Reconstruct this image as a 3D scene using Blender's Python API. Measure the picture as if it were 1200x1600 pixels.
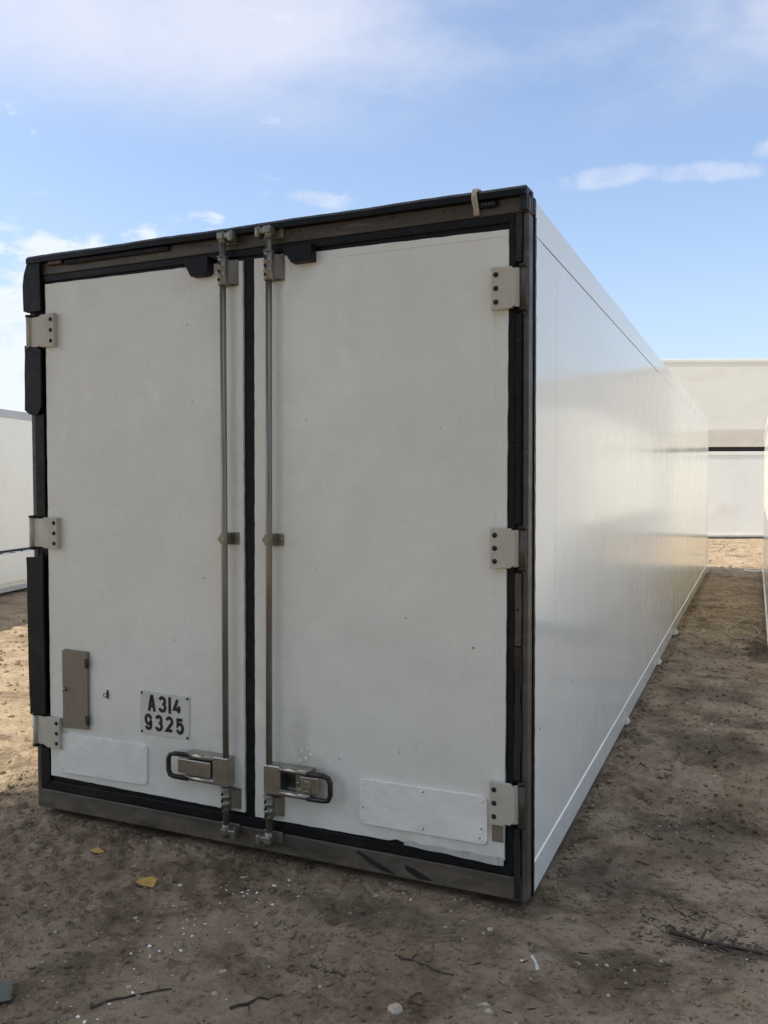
import bpy, bmesh, math, random
import numpy as np
from mathutils import Vector, Matrix

random.seed(7)
rng = np.random.default_rng(11)
for o in list(bpy.data.objects):
    bpy.data.objects.remove(o)
S = bpy.context.scene
C = S.collection

# ------------------------------------------------------------------ camera
cam = bpy.data.cameras.new('camera')
camo = bpy.data.objects.new('camera', cam)
C.objects.link(camo)
YAW, PIT, ROL = -0.413108, -0.035752, -0.002912
F = Vector((math.sin(YAW)*math.cos(PIT), math.cos(YAW)*math.cos(PIT), math.sin(PIT)))
R = Vector((math.cos(YAW), -math.sin(YAW), 0))
U = R.cross(F)
R2 = R*math.cos(ROL) + U*math.sin(ROL)
U2 = U*math.cos(ROL) - R*math.sin(ROL)
m = Matrix.Identity(4)
for i in range(3):
    m[i][0], m[i][1], m[i][2] = R2[i], U2[i], -F[i]
m.translation = Vector((3.13364, -3.01301, 1.54851))
camo.matrix_world = m
cam.sensor_fit = 'HORIZONTAL'
cam.sensor_width = 36
cam.lens = 36*1324.44/1200
cam.clip_start = 0.05
cam.clip_end = 2000
S.camera = camo

# ------------------------------------------------------------------ sun, sky, exposure
SUN_EL = math.radians(55)
SUN_H = Vector((-0.85, -0.53)).normalized()          # horizontal direction towards the sun
SUN_STRENGTH = 3.0
SKY_STRENGTH = 0.112
EXPOSURE = 1.1
sl = bpy.data.lights.new('sun', 'SUN')
sl.energy = SUN_STRENGTH
sl.angle = math.radians(0.6)
sl.color = (1.0, 0.93, 0.81)
so = bpy.data.objects.new('sun', sl)
C.objects.link(so)
sv = Vector((SUN_H.x*math.cos(SUN_EL), SUN_H.y*math.cos(SUN_EL), math.sin(SUN_EL)))
so.rotation_euler = sv.to_track_quat('Z', 'Y').to_euler()

W_ = bpy.data.worlds.new('World')
S.world = W_
W_.use_nodes = True
nt = W_.node_tree
nt.nodes.clear()

class NT:
    """small node-graph helper"""
    def __init__(s, t): s.t = t
    def n(s, typ, **kw):
        k = s.t.nodes.new(typ)
        for a, v in kw.items(): setattr(k, a, v)
        return k
    def put(s, sock, v):
        if hasattr(v, 'is_output'): s.t.links.new(v, sock)
        elif v is not None: sock.default_value = v
    def math(s, op, a, b=None, c=None, clamp=False):
        k = s.n('ShaderNodeMath', operation=op, use_clamp=clamp)
        s.put(k.inputs[0], a)
        if b is not None: s.put(k.inputs[1], b)
        if c is not None: s.put(k.inputs[2], c)
        return k.outputs[0]
    def vmath(s, op, a, b=None):
        k = s.n('ShaderNodeVectorMath', operation=op)
        s.put(k.inputs[0], a)
        if b is not None: s.put(k.inputs[1], b)
        return k.outputs['Value'] if op in ('DOT_PRODUCT', 'LENGTH', 'DISTANCE') else k.outputs[0]
    def noise(s, vec, scale, detail=4, rough=0.55, dist=0.0):
        k = s.n('ShaderNodeTexNoise')
        s.put(k.inputs['Vector'], vec)
        k.inputs['Scale'].default_value = scale
        k.inputs['Detail'].default_value = detail
        k.inputs['Roughness'].default_value = rough
        k.inputs['Distortion'].default_value = dist
        return k.outputs[0]
    def ramp(s, v, a, b, lo=0.0, hi=1.0, smooth=True):
        k = s.n('ShaderNodeMapRange')
        k.interpolation_type = 'SMOOTHSTEP' if smooth else 'LINEAR'
        s.put(k.inputs[0], v)
        k.inputs[1].default_value = a; k.inputs[2].default_value = b
        k.inputs[3].default_value = lo; k.inputs[4].default_value = hi
        return k.outputs[0]
    def mix(s, f, a, b, blend='MIX'):
        k = s.n('ShaderNodeMix', data_type='RGBA', blend_type=blend)
        s.put(k.inputs[0], f)
        s.put(k.inputs[6], a if hasattr(a, 'is_output') else (*a, 1))
        s.put(k.inputs[7], b if hasattr(b, 'is_output') else (*b, 1))
        return k.outputs[2]
    def mapping(s, vec, scale=(1, 1, 1), loc=(0, 0, 0), rot=(0, 0, 0)):
        k = s.n('ShaderNodeMapping')
        s.put(k.inputs[0], vec)
        k.inputs['Location'].default_value = loc
        k.inputs['Rotation'].default_value = rot
        k.inputs['Scale'].default_value = scale
        return k.outputs[0]

g = NT(nt)
sky = g.n('ShaderNodeTexSky', sky_type='NISHITA')
sky.sun_disc = False
sky.sun_elevation = SUN_EL
sky.sun_rotation = math.atan2(SUN_H.x, SUN_H.y)
sky.air_density = 1.0
sky.dust_density = 1.6
sky.ozone_density = 1.2
tc = g.n('ShaderNodeTexCoord')
d = tc.outputs['Generated']
sx = g.n('ShaderNodeSeparateXYZ')
nt.links.new(d, sx.inputs[0])
zc = g.math('MAXIMUM', sx.outputs[2], 0.0)
den = g.math('ADD', zc, 0.12)
cx = g.n('ShaderNodeCombineXYZ')
g.put(cx.inputs[0], g.math('DIVIDE', sx.outputs[0], den))
g.put(cx.inputs[1], g.math('DIVIDE', sx.outputs[1], den))
uv = cx.outputs[0]
# thin high cloud, mostly above 20 degrees
n1 = g.noise(g.mapping(uv, (1.0, 1.0, 1), (1.9, 0.4, 0), (0, 0, 0.5)), 0.85, 9, 0.55, 0.25)
n2 = g.noise(g.mapping(uv, (1, 1, 1), (5.3, 2.2, 0)), 3.2, 8, 0.62, 0.3)
hi = g.math('ADD', g.math('MULTIPLY', n1, 0.78), g.math('MULTIPLY', n2, 0.22))
def around(cdir, r):
    return g.ramp(g.vmath('DISTANCE', d, Vector(cdir).normalized()), r, 0.0)
bias = g.math('ADD', g.math('MULTIPLY', around((-0.56, 0.70, 0.44), 0.40), 0.11), g.math('MULTIPLY', around((0.02, 0.90, 0.46), 0.24), 0.17))
bias = g.math('ADD', bias, g.ramp(sx.outputs[2], 0.5, 0.8, 0.0, 0.07))
hi = g.math('ADD', hi, bias)
hi = g.ramp(hi, 0.42, 0.66)
hi = g.math('MULTIPLY', hi, g.ramp(sx.outputs[2], 0.34, 0.45))
# low ragged cumulus bank near the horizon
n3 = g.noise(g.mapping(d, (1, 1, 2.2), (0.35, 0.1, 0.0)), 10.0, 8, 0.62, 0.2)
lo = g.math('SUBTRACT', n3, g.ramp(sx.outputs[2], 0.15, 0.335, -0.16, 0.17, False))
lo = g.ramp(lo, 0.46, 0.60)
# mostly in the western half of the sky
west = g.ramp(g.vmath('DOT_PRODUCT', d, (-0.96, 0.28, 0.0)), 0.45, 0.85)
lo = g.math('MULTIPLY', lo, west)
# one small bright streak of cloud to the north
def streak(cdir, along, rx, rz):
    c_ = Vector(cdir).normalized(); a_ = Vector(along); a_ = (a_ - c_*a_.dot(c_)).normalized(); b_ = c_.cross(a_)
    off = g.vmath('SUBTRACT', d, tuple(c_))
    u_ = g.math('DIVIDE', g.vmath('DOT_PRODUCT', off, tuple(a_)), rx)
    v_ = g.math('DIVIDE', g.vmath('DOT_PRODUCT', off, tuple(b_)), rz)
    r2 = g.math('ADD', g.math('MULTIPLY', u_, u_), g.math('MULTIPLY', v_, v_))
    return g.ramp(r2, 1.0, 0.0)
def pdir(u, v):
    return (F*1324.44 + R2*(u-600) + U2*(800-v)).normalized()
n4 = g.noise(d, 26.0, 7, 0.6, 0.3)
WISPS = [((-0.150, 0.934, 0.3232), (1, 0.12, 0.02), 0.085, 0.016), ((-0.05, 0.945, 0.318), (1, 0.05, -0.06), 0.095, 0.014),
         ((-0.440, 0.842, 0.312), (1, 0.4, -0.1), 0.05, 0.012), ((0.02, 0.943, 0.331), (1, 0.05, 0.1), 0.04, 0.016)]
wsum = None
for cd, al, rx, rz in WISPS:
    k = streak(cd, al, rx, rz)
    wsum = k if wsum is None else g.math('MAXIMUM', wsum, k)
wisp = g.ramp(g.math('ADD', wsum, g.math('MULTIPLY', g.math('SUBTRACT', n4, 0.5), 2.6)), 0.25, 1.35)
wisp = g.math('MULTIPLY', wisp, g.ramp(wsum, 0.0, 0.25))
haze = g.ramp(sx.outputs[2], 0.42, -0.05, 0.0, 0.62)
haze = g.math('ADD', haze, g.ramp(sx.outputs[2], 0.6, 0.2, 0.12, 0.0))
aur = g.ramp(g.vmath('DOT_PRODUCT', d, tuple(sv)), 0.45, 1.0, 1.0, 2.2)      # thin cloud glows around the sun
def glow(c_):
    k = g.n('ShaderNodeVectorMath', operation='SCALE'); k.inputs[0].default_value = c_; g.put(k.inputs[3], aur); return k.outputs[0]
col = g.mix(g.math('MULTIPLY', haze, 0.85), g.mix(1.0, sky.outputs[0], (0.975, 0.962, 0.96), 'MULTIPLY'), (2.35, 2.75, 3.5))
col = g.mix(g.math('MULTIPLY', hi, 0.85), col, glow((3.5, 3.6, 4.15)))
col = g.mix(g.math('MULTIPLY', lo, 0.85), col, (3.9, 4.1, 4.45))
col = g.mix(g.math('MULTIPLY', wisp, 0.62), col, (3.1, 3.4, 4.1))
bg = g.n('ShaderNodeBackground')
nt.links.new(col, bg.inputs[0])
bg.inputs[1].default_value = SKY_STRENGTH
out = g.n('ShaderNodeOutputWorld')
nt.links.new(bg.outputs[0], out.inputs[0])

S.view_settings.view_transform = 'Standard'
S.view_settings.look = 'None'
S.view_settings.gamma = 1
S.view_settings.exposure = EXPOSURE
S.view_settings.use_curve_mapping = False
S.render.engine = 'CYCLES'
S.cycles.max_bounces = 10
S.cycles.diffuse_bounces = 5
S.cycles.glossy_bounces = 6

# ------------------------------------------------------------------ materials
def material(name, base, rough=0.5, metal=0.0, var=0.0, vscale=8.0, bump=0.0, bscale=40.0, stretch=(1, 1, 1),
             dirt=None, dirt_amt=0.0, dirt_scale=3.0, wave=0.0, wscale=1.5, wstretch=(1, 1, 1), spec=None, extra=None, rvar=0.1):
    mt = bpy.data.materials.new(name)
    mt.use_nodes = True
    t = NT(mt.node_tree)
    p = mt.node_tree.nodes['Principled BSDF']
    co = t.n('ShaderNodeTexCoord').outputs['Object']
    c = None
    if var > 0:
        nz = t.noise(t.mapping(co, stretch), vscale, 6, 0.6)
        f = t.ramp(nz, 0.3, 0.7)
        c = t.mix(f, tuple(x*(1-var) for x in base), tuple(min(1, x*(1+var)) for x in base))
    if dirt:
        dn = t.noise(t.mapping(co, stretch), dirt_scale, 9, 0.68, 0.4)
        f = t.math('MULTIPLY', t.ramp(dn, 0.5, 0.78), dirt_amt)
        c = t.mix(f, c if c is not None else base, dirt)
    if extra: c = extra(t, co, c if c is not None else base, p)
    if c is not None: t.put(p.inputs['Base Color'], c)
    else: p.inputs['Base Color'].default_value = (*base, 1)
    rn = t.noise(co, vscale*2.3+3, 4)
    t.put(p.inputs['Roughness'], t.ramp(rn, 0.3, 0.7, max(0.03, rough-rvar*rough), rough+rvar*rough*1.5))
    p.inputs['Metallic'].default_value = metal
    if spec is not None: p.inputs['Specular IOR Level'].default_value = spec
    nrm = None
    if wave > 0:
        b = t.n('ShaderNodeBump')
        b.inputs['Strength'].default_value = 1.0
        b.inputs['Distance'].default_value = wave
        t.put(b.inputs['Height'], t.noise(t.mapping(co, wstretch), wscale, 3, 0.5))
        nrm = b.outputs[0]
    if bump > 0:
        b = t.n('ShaderNodeBump')
        b.inputs['Strength'].default_value = 1.0
        b.inputs['Distance'].default_value = bump
        t.put(b.inputs['Height'], t.noise(co, bscale, 5, 0.6))
        if nrm is not None: t.put(b.inputs['Normal'], nrm)
        nrm = b.outputs[0]
    if nrm is not None: t.put(p.inputs['Normal'], nrm)
    return mt

M = {}
def door_extra(t, co, c, p):
    # rising dust near the foot of the doors, thin vertical runs of grime and tiny chips
    s = t.n('ShaderNodeSeparateXYZ'); t.put(s.inputs[0], co)
    runs = t.noise(t.mapping(co, (30, 1, 0.7)), 1.0, 5, 0.6)
    low = t.math('MULTIPLY', t.ramp(s.outputs[2], 0.7, 0.15), t.ramp(t.noise(co, 6, 7, 0.65), 0.35, 0.75))
    c = t.mix(t.math('MULTIPLY', low, 0.30), c, (0.42, 0.385, 0.31))
    c = t.mix(t.math('MULTIPLY', t.ramp(runs, 0.56, 0.80), 0.07), c, (0.40, 0.38, 0.31))
    for hx, hz, rx, rz, am in ((0.28, -2.60+1.675, 0.16, 0.10, 0.35), (-0.22, -0.93, 0.18, 0.09, 0.25), (0.25, -0.80, 0.05, 0.22, 0.25), (1.03, -1.02, 0.05, 0.05, 0.4)):
        # hand grime round the lock handles (object origin is at the middle of the body)
        k = t.vmath('LENGTH', t.mapping(t.vmath('MULTIPLY', co, (1, 0, 1)), (1/rx, 1, 1/rz), (-hx/rx, 0, -(hz+1.29)/rz)))
        k = t.math('ADD', k, t.math('MULTIPLY', t.math('SUBTRACT', t.noise(co, 16, 7, 0.7), 0.5), 1.8))
        c = t.mix(t.math('MULTIPLY', t.ramp(k, 1.1, 0.3), am), c, (0.36, 0.33, 0.26))
    v = t.n('ShaderNodeTexVoronoi'); v.feature = 'F1'
    t.put(v.inputs['Vector'], t.mapping(co, (1, 0.02, 1))); v.inputs['Scale'].default_value = 7.0
    ch = t.math('MULTIPLY', t.ramp(v.outputs['Distance'], 0.026, 0.016), t.ramp(t.noise(co, 5.0, 2), 0.60, 0.64))
    return t.mix(ch, c, (0.13, 0.10, 0.075))
M['door'] = material('white_door_paint', (0.785, 0.788, 0.71), 0.27, 0, 0.03, 1.6, 0.0005, 60, (1, 1, 1),
                     (0.64, 0.62, 0.54), 0.28, 0.9, 0.035, 1.5, (1, 1, 0.8), extra=door_extra, rvar=0.3)
def side_extra(t, co, c, p):
    v = t.n('ShaderNodeTexVoronoi'); v.feature = 'F1'
    t.put(v.inputs['Vector'], t.mapping(co, (0.02, 1, 1))); v.inputs['Scale'].default_value = 4.0
    ch = t.math('MULTIPLY', t.ramp(v.outputs['Distance'], 0.035, 0.022), t.ramp(t.noise(co, 3.0, 2), 0.50, 0.54))
    c = t.mix(ch, c, (0.2, 0.17, 0.13))
    s = t.n('ShaderNodeSeparateXYZ'); t.put(s.inputs[0], co)
    low = t.math('MULTIPLY', t.ramp(s.outputs[2], 0.8, 0.0), t.ramp(t.noise(t.mapping(co, (1, 3, 1)), 2.5, 8, 0.65), 0.38, 0.7))
    return t.mix(t.math('MULTIPLY', low, 0.14), c, (0.56, 0.51, 0.41))
M['side'] = material('white_gelcoat', (0.90, 0.89, 0.805), 0.12, 0, 0.015, 1.5, 0.00012, 160, (1, 1, 1), (0.74, 0.715, 0.63), 0.25, 1.2,
                     0.0045, 0.9, (1, 1.3, 0.3), extra=side_extra, rvar=0.25)
M['side2'] = material('cream_white_paint', (0.88, 0.88, 0.80), 0.32, 0, 0.02, 0.8, 0.0003, 60, (1, 1, 1), (0.6, 0.55, 0.45), 0.3, 0.7,
                      0.02, 0.7)
M['beige'] = material('beige_paint', (0.85, 0.83, 0.725), 0.5, 0, 0.04, 0.5, 0.0003, 60, (1, 1, 2), (0.58, 0.51, 0.41), 0.4, 0.6)
M['beige2'] = material('dull_beige_paint', (0.72, 0.67, 0.545), 0.55, 0, 0.05, 0.8, 0, 60, (1, 1, 3), (0.45, 0.40, 0.3), 0.4, 0.9)
M['rubber'] = material('black_rubber', (0.0055, 0.006, 0.007), 0.5, 0, 0.3, 14, 0.0015, 45, (1, 1, 1), (0.036, 0.031, 0.025), 0.7, 6, spec=0.25)
def frame_extra(t, co, c, p):
    s = t.n('ShaderNodeSeparateXYZ'); t.put(s.inputs[0], co)
    f = t.math('MULTIPLY', t.ramp(s.outputs[2], 0.13, 0.0), t.ramp(t.noise(t.mapping(co, (1, 1, 2)), 5, 8, 0.7, 0.3), 0.36, 0.66))
    c = t.mix(t.math('MULTIPLY', f, 0.75), c, (0.215, 0.172, 0.122))
    w = t.ramp(t.noise(t.mapping(co, (2.5, 1, 12)), 2.0, 8, 0.72, 0.2), 0.56, 0.70)
    return t.mix(t.math('MULTIPLY', w, 0.45), c, (0.20, 0.175, 0.135))
M['frame'] = material('grey_brown_frame_paint', (0.078, 0.068, 0.052), 0.5, 0.1, 0.25, 4, 0.0008, 70, (0.5, 1, 3), (0.024, 0.022, 0.019), 0.75, 3.5, extra=frame_extra)
M['dark'] = material('dark_stained_metal', (0.018, 0.016, 0.015), 0.5, 0.1, 0.3, 9, 0.001, 50, (1, 1, 1), (0.08, 0.065, 0.05), 0.6, 8)
M['steel'] = material('dull_steel', (0.27, 0.25, 0.205), 0.40, 0.7, 0.14, 12, 0.0003, 120, (1, 1, 0.3), (0.12, 0.10, 0.08), 0.6, 14)
M['handle'] = material('brushed_lock_steel', (0.42, 0.39, 0.335), 0.30, 0.9, 0.08, 10, 0.0002, 140, (0.3, 1, 2), (0.16, 0.14, 0.11), 0.5, 18)
M['blackgrip'] = material('black_grip', (0.014, 0.014, 0.013), 0.38, 0, 0.2, 20, 0.0006, 60, dirt=(0.10, 0.09, 0.07), dirt_amt=0.35, dirt_scale=25)
M['hinge'] = material('cream_hinge_paint', (0.50, 0.475, 0.39), 0.42, 0, 0.05, 9, 0.0005, 60, (1, 1, 1), (0.30, 0.26, 0.19), 0.5, 11)
M['bolt'] = material('dark_bolt', (0.035, 0.031, 0.026), 0.5, 0.5, 0.3, 40)
M['hatch'] = material('taupe_hatch_paint', (0.215, 0.178, 0.130), 0.5, 0.0, 0.07, 7, 0.0004, 50, (1, 1, 0.5), (0.14, 0.12, 0.095), 0.5, 9)
M['patch'] = material('repainted_sheet', (0.86, 0.855, 0.785), 0.24, 0, 0.015, 3, 0.0003, 70, (1, 1, 1), (0.55, 0.52, 0.44), 0.3, 4, 0.030, 4.0)
M['plate'] = material('number_plate_white', (0.62, 0.62, 0.575), 0.38, 0, 0.03, 12, 0, 40, (1, 1, 1), (0.45, 0.42, 0.36), 0.4, 14)
M['ink'] = material('black_lettering', (0.012, 0.012, 0.012), 0.4)
M['redlens'] = material('dark_red_lens', (0.065, 0.022, 0.018), 0.3, 0, 0.3, 30)
M['greylens'] = material('smoky_lens', (0.06, 0.065, 0.075), 0.2, 0, 0.3, 60)
M['strap'] = material('off_white_cord', (0.52, 0.48, 0.39), 0.8, 0, 0.15, 60, 0.001, 120)
M['roof'] = material('grey_roof_rail', (0.50, 0.50, 0.52), 0.45, 0.2, 0.06, 3)
M['greyrail'] = material('grey_base_rail', (0.36, 0.36, 0.35), 0.5, 0.1, 0.08, 3)
M['black'] = material('black_gap_fill', (0.02, 0.018, 0.016), 0.8, 0, 0.2, 4)
M['seam'] = material('grey_sealant', (0.16, 0.16, 0.155), 0.6, 0, 0.3, 9)
M['leaf'] = material('yellow_dry_leaf', (0.52, 0.33, 0.075), 0.6, 0, 0.25, 60, 0.001, 90, dirt=(0.22, 0.12, 0.03), dirt_amt=0.7, dirt_scale=50)
M['twig'] = material('dark_twig_bark', (0.060, 0.046, 0.034), 0.85, 0, 0.35, 40, 0.002, 120)
M['straw'] = material('dry_straw', (0.36, 0.29, 0.18), 0.7, 0, 0.2, 50)
M['white'] = material('white_plastic_sliver', (0.90, 0.89, 0.86), 0.5, 0, 0.05, 60)
M['chip'] = material('white_paint_flake', (0.86, 0.85, 0.81), 0.6, 0, 0.12, 30)
M['wire'] = material('pale_wire', (0.42, 0.38, 0.31), 0.6, 0.1, 0.2, 30)
M['litter'] = material('dry_litter', (0.085, 0.062, 0.042), 0.85, 0, 0.4, 30)
M['stone'] = material('pale_stone', (0.46, 0.39, 0.295), 0.85, 0, 0.15, 40, 0.003, 70, dirt=(0.19, 0.15, 0.11), dirt_amt=0.7, dirt_scale=20)
M['offcut'] = material('grey_green_metal', (0.125, 0.13, 0.10), 0.55, 0.1, 0.15, 20, 0.0006, 60, dirt=(0.14, 0.12, 0.09), dirt_amt=0.6, dirt_scale=16)
M['bark'] = material('tree_bark', (0.10, 0.075, 0.05), 0.9, 0, 0.3, 6, 0.02, 20)
M['foliage'] = material('green_foliage', (0.05, 0.085, 0.028), 0.55, 0, 0.4, 3)

# ------------------------------------------------------------------ geometry helpers
class MB:
    def __init__(s): s.bm = bmesh.new(); s.mi = 0
    def _set(s, faces):
        for f in faces: f.material_index = s.mi
    def box(s, x0, y0, z0, x1, y1, z1, bev=0.0, seg=2):
        vs = [s.bm.verts.new(p) for p in ((x0, y0, z0), (x1, y0, z0), (x1, y1, z0), (x0, y1, z0), (x0, y0, z1), (x1, y0, z1), (x1, y1, z1), (x0, y1, z1))]
        fs = [s.bm.faces.new([vs[i] for i in q]) for q in ((0, 3, 2, 1), (4, 5, 6, 7), (0, 1, 5, 4), (1, 2, 6, 5), (2, 3, 7, 6), (3, 0, 4, 7))]
        s._set(fs)
        if bev > 0:
            es = list({e for f in fs for e in f.edges})
            r = bmesh.ops.bevel(s.bm, geom=es, offset=bev, segments=seg, profile=0.5, affect='EDGES')
            s._set(r['faces'])
        return s
    def prism(s, pts, y0, y1, axis='y', bev=0.0):
        """polygon (a,b) extruded along an axis"""
        def P(a, b, c):
            return {'y': (a, c, b), 'x': (c, a, b), 'z': (a, b, c)}[axis]
        A = [s.bm.verts.new(P(a, b, y0)) for a, b in pts]
        B = [s.bm.verts.new(P(a, b, y1)) for a, b in pts]
        fs = [s.bm.faces.new(A), s.bm.faces.new(B[::-1])]
        n = len(pts)
        for i in range(n):
            fs.append(s.bm.faces.new((A[i], B[i], B[(i+1) % n], A[(i+1) % n])))
        s._set(fs)
        bmesh.ops.recalc_face_normals(s.bm, faces=fs)
        if bev > 0:
            es = [e for e in fs[0].edges]
            r = bmesh.ops.bevel(s.bm, geom=es, offset=bev, segments=2, profile=0.5, affect='EDGES')
            s._set(r['faces'])
        return s
    def tube(s, pts, rad, n=12, caps=True, rads=None):
        pts = [Vector(p) for p in pts]
        rings = []
        ref = None
        for i, p in enumerate(pts):
            t = (pts[min(i+1, len(pts)-1)] - pts[max(i-1, 0)]).normalized()
            if ref is None: ref = t.orthogonal().normalized()
            ref = (ref - t*ref.dot(t)).normalized()
            b = t.cross(ref)
            r = rads[i] if rads else rad
            rings.append([s.bm.verts.new(p + (ref*math.cos(2*math.pi*k/n) + b*math.sin(2*math.pi*k/n))*r) for k in range(n)])
        fs = []
        for a, b in zip(rings, rings[1:]):
            for k in range(n):
                fs.append(s.bm.faces.new((a[k], a[(k+1) % n], b[(k+1) % n], b[k])))
        if caps:
            fs.append(s.bm.faces.new(rings[0][::-1])); fs.append(s.bm.faces.new(rings[-1]))
        s._set(fs)
        for f in fs: f.smooth = True
        return s
    def disc_y(s, x, z, y, r, h, n=14):
        """short cylinder sticking out of a wall that faces -y"""
        return s.tube([(x, y, z), (x, y-h*0.75, z), (x, y-h, z)], r, n, True, [r, r, r*0.8])
    def discs(s, lst, y, r, h, name, mat, parent, n=10):
        for x, z in lst: MB().disc_y(x, z, y, r, h, n).build(name, mat, parent)
    def build(s, name, mats, parent=None, smooth=None):
        me = bpy.data.meshes.new(name)
        bmesh.ops.recalc_face_normals(s.bm, faces=s.bm.faces[:])
        off = parent_offset(parent)
        if off.length: bmesh.ops.translate(s.bm, verts=s.bm.verts[:], vec=-off)
        s.bm.to_mesh(me); s.bm.free()
        if not isinstance(mats, (list, tuple)): mats = [mats]
        for k in mats: me.materials.append(k)
        if smooth:
            for p in me.polygons: p.use_smooth = True
        o = bpy.data.objects.new(name, me)
        C.objects.link(o)
        if parent: o.parent = parent
        return o

def parent_offset(p):
    v = Vector((0, 0, 0))
    while p is not None:
        v = v + Vector(p.location); p = p.parent
    return v

def tag(o, label=None, cat=None, group=None, kind=None):
    if label: o['label'] = label
    if cat: o['category'] = cat
    if group: o['group'] = group
    if kind: o['kind'] = kind
    return o
def empty(name, loc=(0, 0, 0), rz=0.0):
    o = bpy.data.objects.new(name, None)
    C.objects.link(o); o.location = loc; o.rotation_euler = (0, 0, rz)
    o.empty_display_size = 0.2
    return o

# value noise (numpy) for the ground
def _hash(ix, iy, seed):
    h = (ix.astype(np.int64)*374761393 + iy.astype(np.int64)*668265263 + seed*974711) & 0x7fffffff
    h = (h ^ (h >> 13))*1274126177 & 0x7fffffff
    h = (h ^ (h >> 16))
    return (h & 0xffff)/65535.0
def vnoise(x, y, seed=0):
    ix = np.floor(x); iy = np.floor(y); fx = x-ix; fy = y-iy
    fx = fx*fx*fx*(fx*(fx*6-15)+10); fy = fy*fy*fy*(fy*(fy*6-15)+10)
    a = _hash(ix, iy, seed); b = _hash(ix+1, iy, seed); c = _hash(ix, iy+1, seed); d_ = _hash(ix+1, iy+1, seed)
    return (a*(1-fx)+b*fx)*(1-fy) + (c*(1-fx)+d_*fx)*fy
def fbm(x, y, sc, octv=4, seed=0, gain=0.5):
    v = 0; a = 1; t = 0
    for i in range(octv):
        ca, sa = math.cos(i*0.7+0.3), math.sin(i*0.7+0.3)
        v = v + a*vnoise((x*ca-y*sa)*sc+17.3*i, (x*sa+y*ca)*sc-9.1*i, seed+i); t += a; a *= gain; sc *= 2.03
    return v/t - 0.5
def in_foot(x, y):
    """inside (about 1) or outside (0) the footprint of one of the two parallel bodies"""
    def f(x0, x1, y0, y1, s):
        dx = np.maximum(np.maximum(x0-x, x-x1), 0); dy = np.maximum(np.maximum(y0-y, y-y1), 0)
        return np.clip(1-np.hypot(dx, dy)/s, 0, 1)
    return np.maximum(f(0, 2.39, 0, 12.46, 0.10), f(3.25, 5.64, 5.55, 12.76, 0.10))
def ground_z(x, y):
    x = np.asarray(x, float); y = np.asarray(y, float)
    fade = np.clip(1-(np.hypot(x-1.5, y-2)-25)/40, 0, 1)
    z = fbm(x, y, 0.55, 3, 3)*0.055
    rough = np.clip(fbm(x, y, 1.3, 4, 21)*5.0+0.48, 0.06, 1.15)
    z = z + fbm(x, y, 5.5, 4, 5)*0.040*rough
    r = fbm(x, y, 19.0, 3, 9)
    z = z + (np.abs(r)*-1+0.12)*0.042*rough
    z = z + np.clip(fbm(x, y, 34.0, 2, 31)-0.10, 0, 1)*0.075*rough      # clods standing proud
    # a shallow trodden rut running across the foreground right
    z = z - 0.020*np.exp(-((y+0.05-(x-2.6)*0.25)/0.09)**2)*np.clip((x-2.45)*3, 0, 1)*np.clip((3.9-x)*2, 0, 1)
    z = z*fade - 0.016
    m_ = in_foot(x, y)
    return z*(1-m_) + np.minimum(z, -0.030)*m_
def gz(x, y): return float(ground_z(np.array([x]), np.array([y]))[0])

# ------------------------------------------------------------------ ground
def graded(a, b, step, lo, hi, g0, g1):
    mid = list(np.arange(a, b, step))
    left = []; v = a; s_ = step
    while v > lo: s_ *= g0; v -= s_; left.append(v)
    right = []; v = mid[-1]; s_ = step
    while v < hi: s_ *= g1; v += s_; right.append(v)
    return np.array(left[::-1]+mid+right)
xs = graded(-0.7, 3.6, 0.0125, -300, 300, 1.045, 1.06)
ys = graded(-1.6, 0.6, 0.0125, -300, 400, 1.10, 1.011)
X, Y = np.meshgrid(xs, ys)
Z = ground_z(X, Y)
nx, ny = len(xs), len(ys)
me = bpy.data.meshes.new('ground')
me.vertices.add(nx*ny)
me.vertices.foreach_set('co', np.stack([X, Y, Z], -1).astype(np.float32).ravel())
ii, jj = np.meshgrid(np.arange(nx-1), np.arange(ny-1))
b0 = (jj*nx+ii).ravel()
quads = np.stack([b0, b0+1, b0+nx+1, b0+nx], -1).astype(np.int32)
me.loops.add(quads.size)
me.loops.foreach_set('vertex_index', quads.ravel())
me.polygons.add(len(quads))
me.polygons.foreach_set('loop_start', np.arange(0, quads.size, 4, dtype=np.int32))
me.polygons.foreach_set('loop_total', np.full(len(quads), 4, dtype=np.int32))
me.polygons.foreach_set('use_smooth', np.ones(len(quads), dtype=bool))
me.update(); me.validate()
ground = bpy.data.objects.new('ground', me)
C.objects.link(ground)
ground['kind'] = 'structure'
mt = bpy.data.materials.new('dry_dirt'); mt.use_nodes = True
t = NT(mt.node_tree); p = mt.node_tree.nodes['Principled BSDF']
co = t.n('ShaderNodeTexCoord').outputs['Object']
big = t.ramp(t.noise(co, 0.8, 6, 0.6, 0.4), 0.36, 0.64)
mid = t.ramp(t.noise(co, 4.0, 9, 0.70, 0.3), 0.38, 0.64)
fine = t.noise(co, 48, 7, 0.74)
grain = t.noise(co, 240, 3, 0.6)
c = t.mix(big, (0.255, 0.192, 0.128), (0.37, 0.285, 0.195))
c = t.mix(t.math('MULTIPLY', t.ramp(t.noise(co, 1.7, 9, 0.68, 0.5), 0.47, 0.62), 0.65), c, (0.53, 0.435, 0.325))
c = t.mix(t.math('MULTIPLY', mid, 0.70), c, (0.55, 0.45, 0.335))
c = t.mix(t.math('MULTIPLY', t.ramp(t.noise(co, 2.3, 8, 0.7, 0.8), 0.50, 0.64), 0.68), c, (0.145, 0.108, 0.074))
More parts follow.
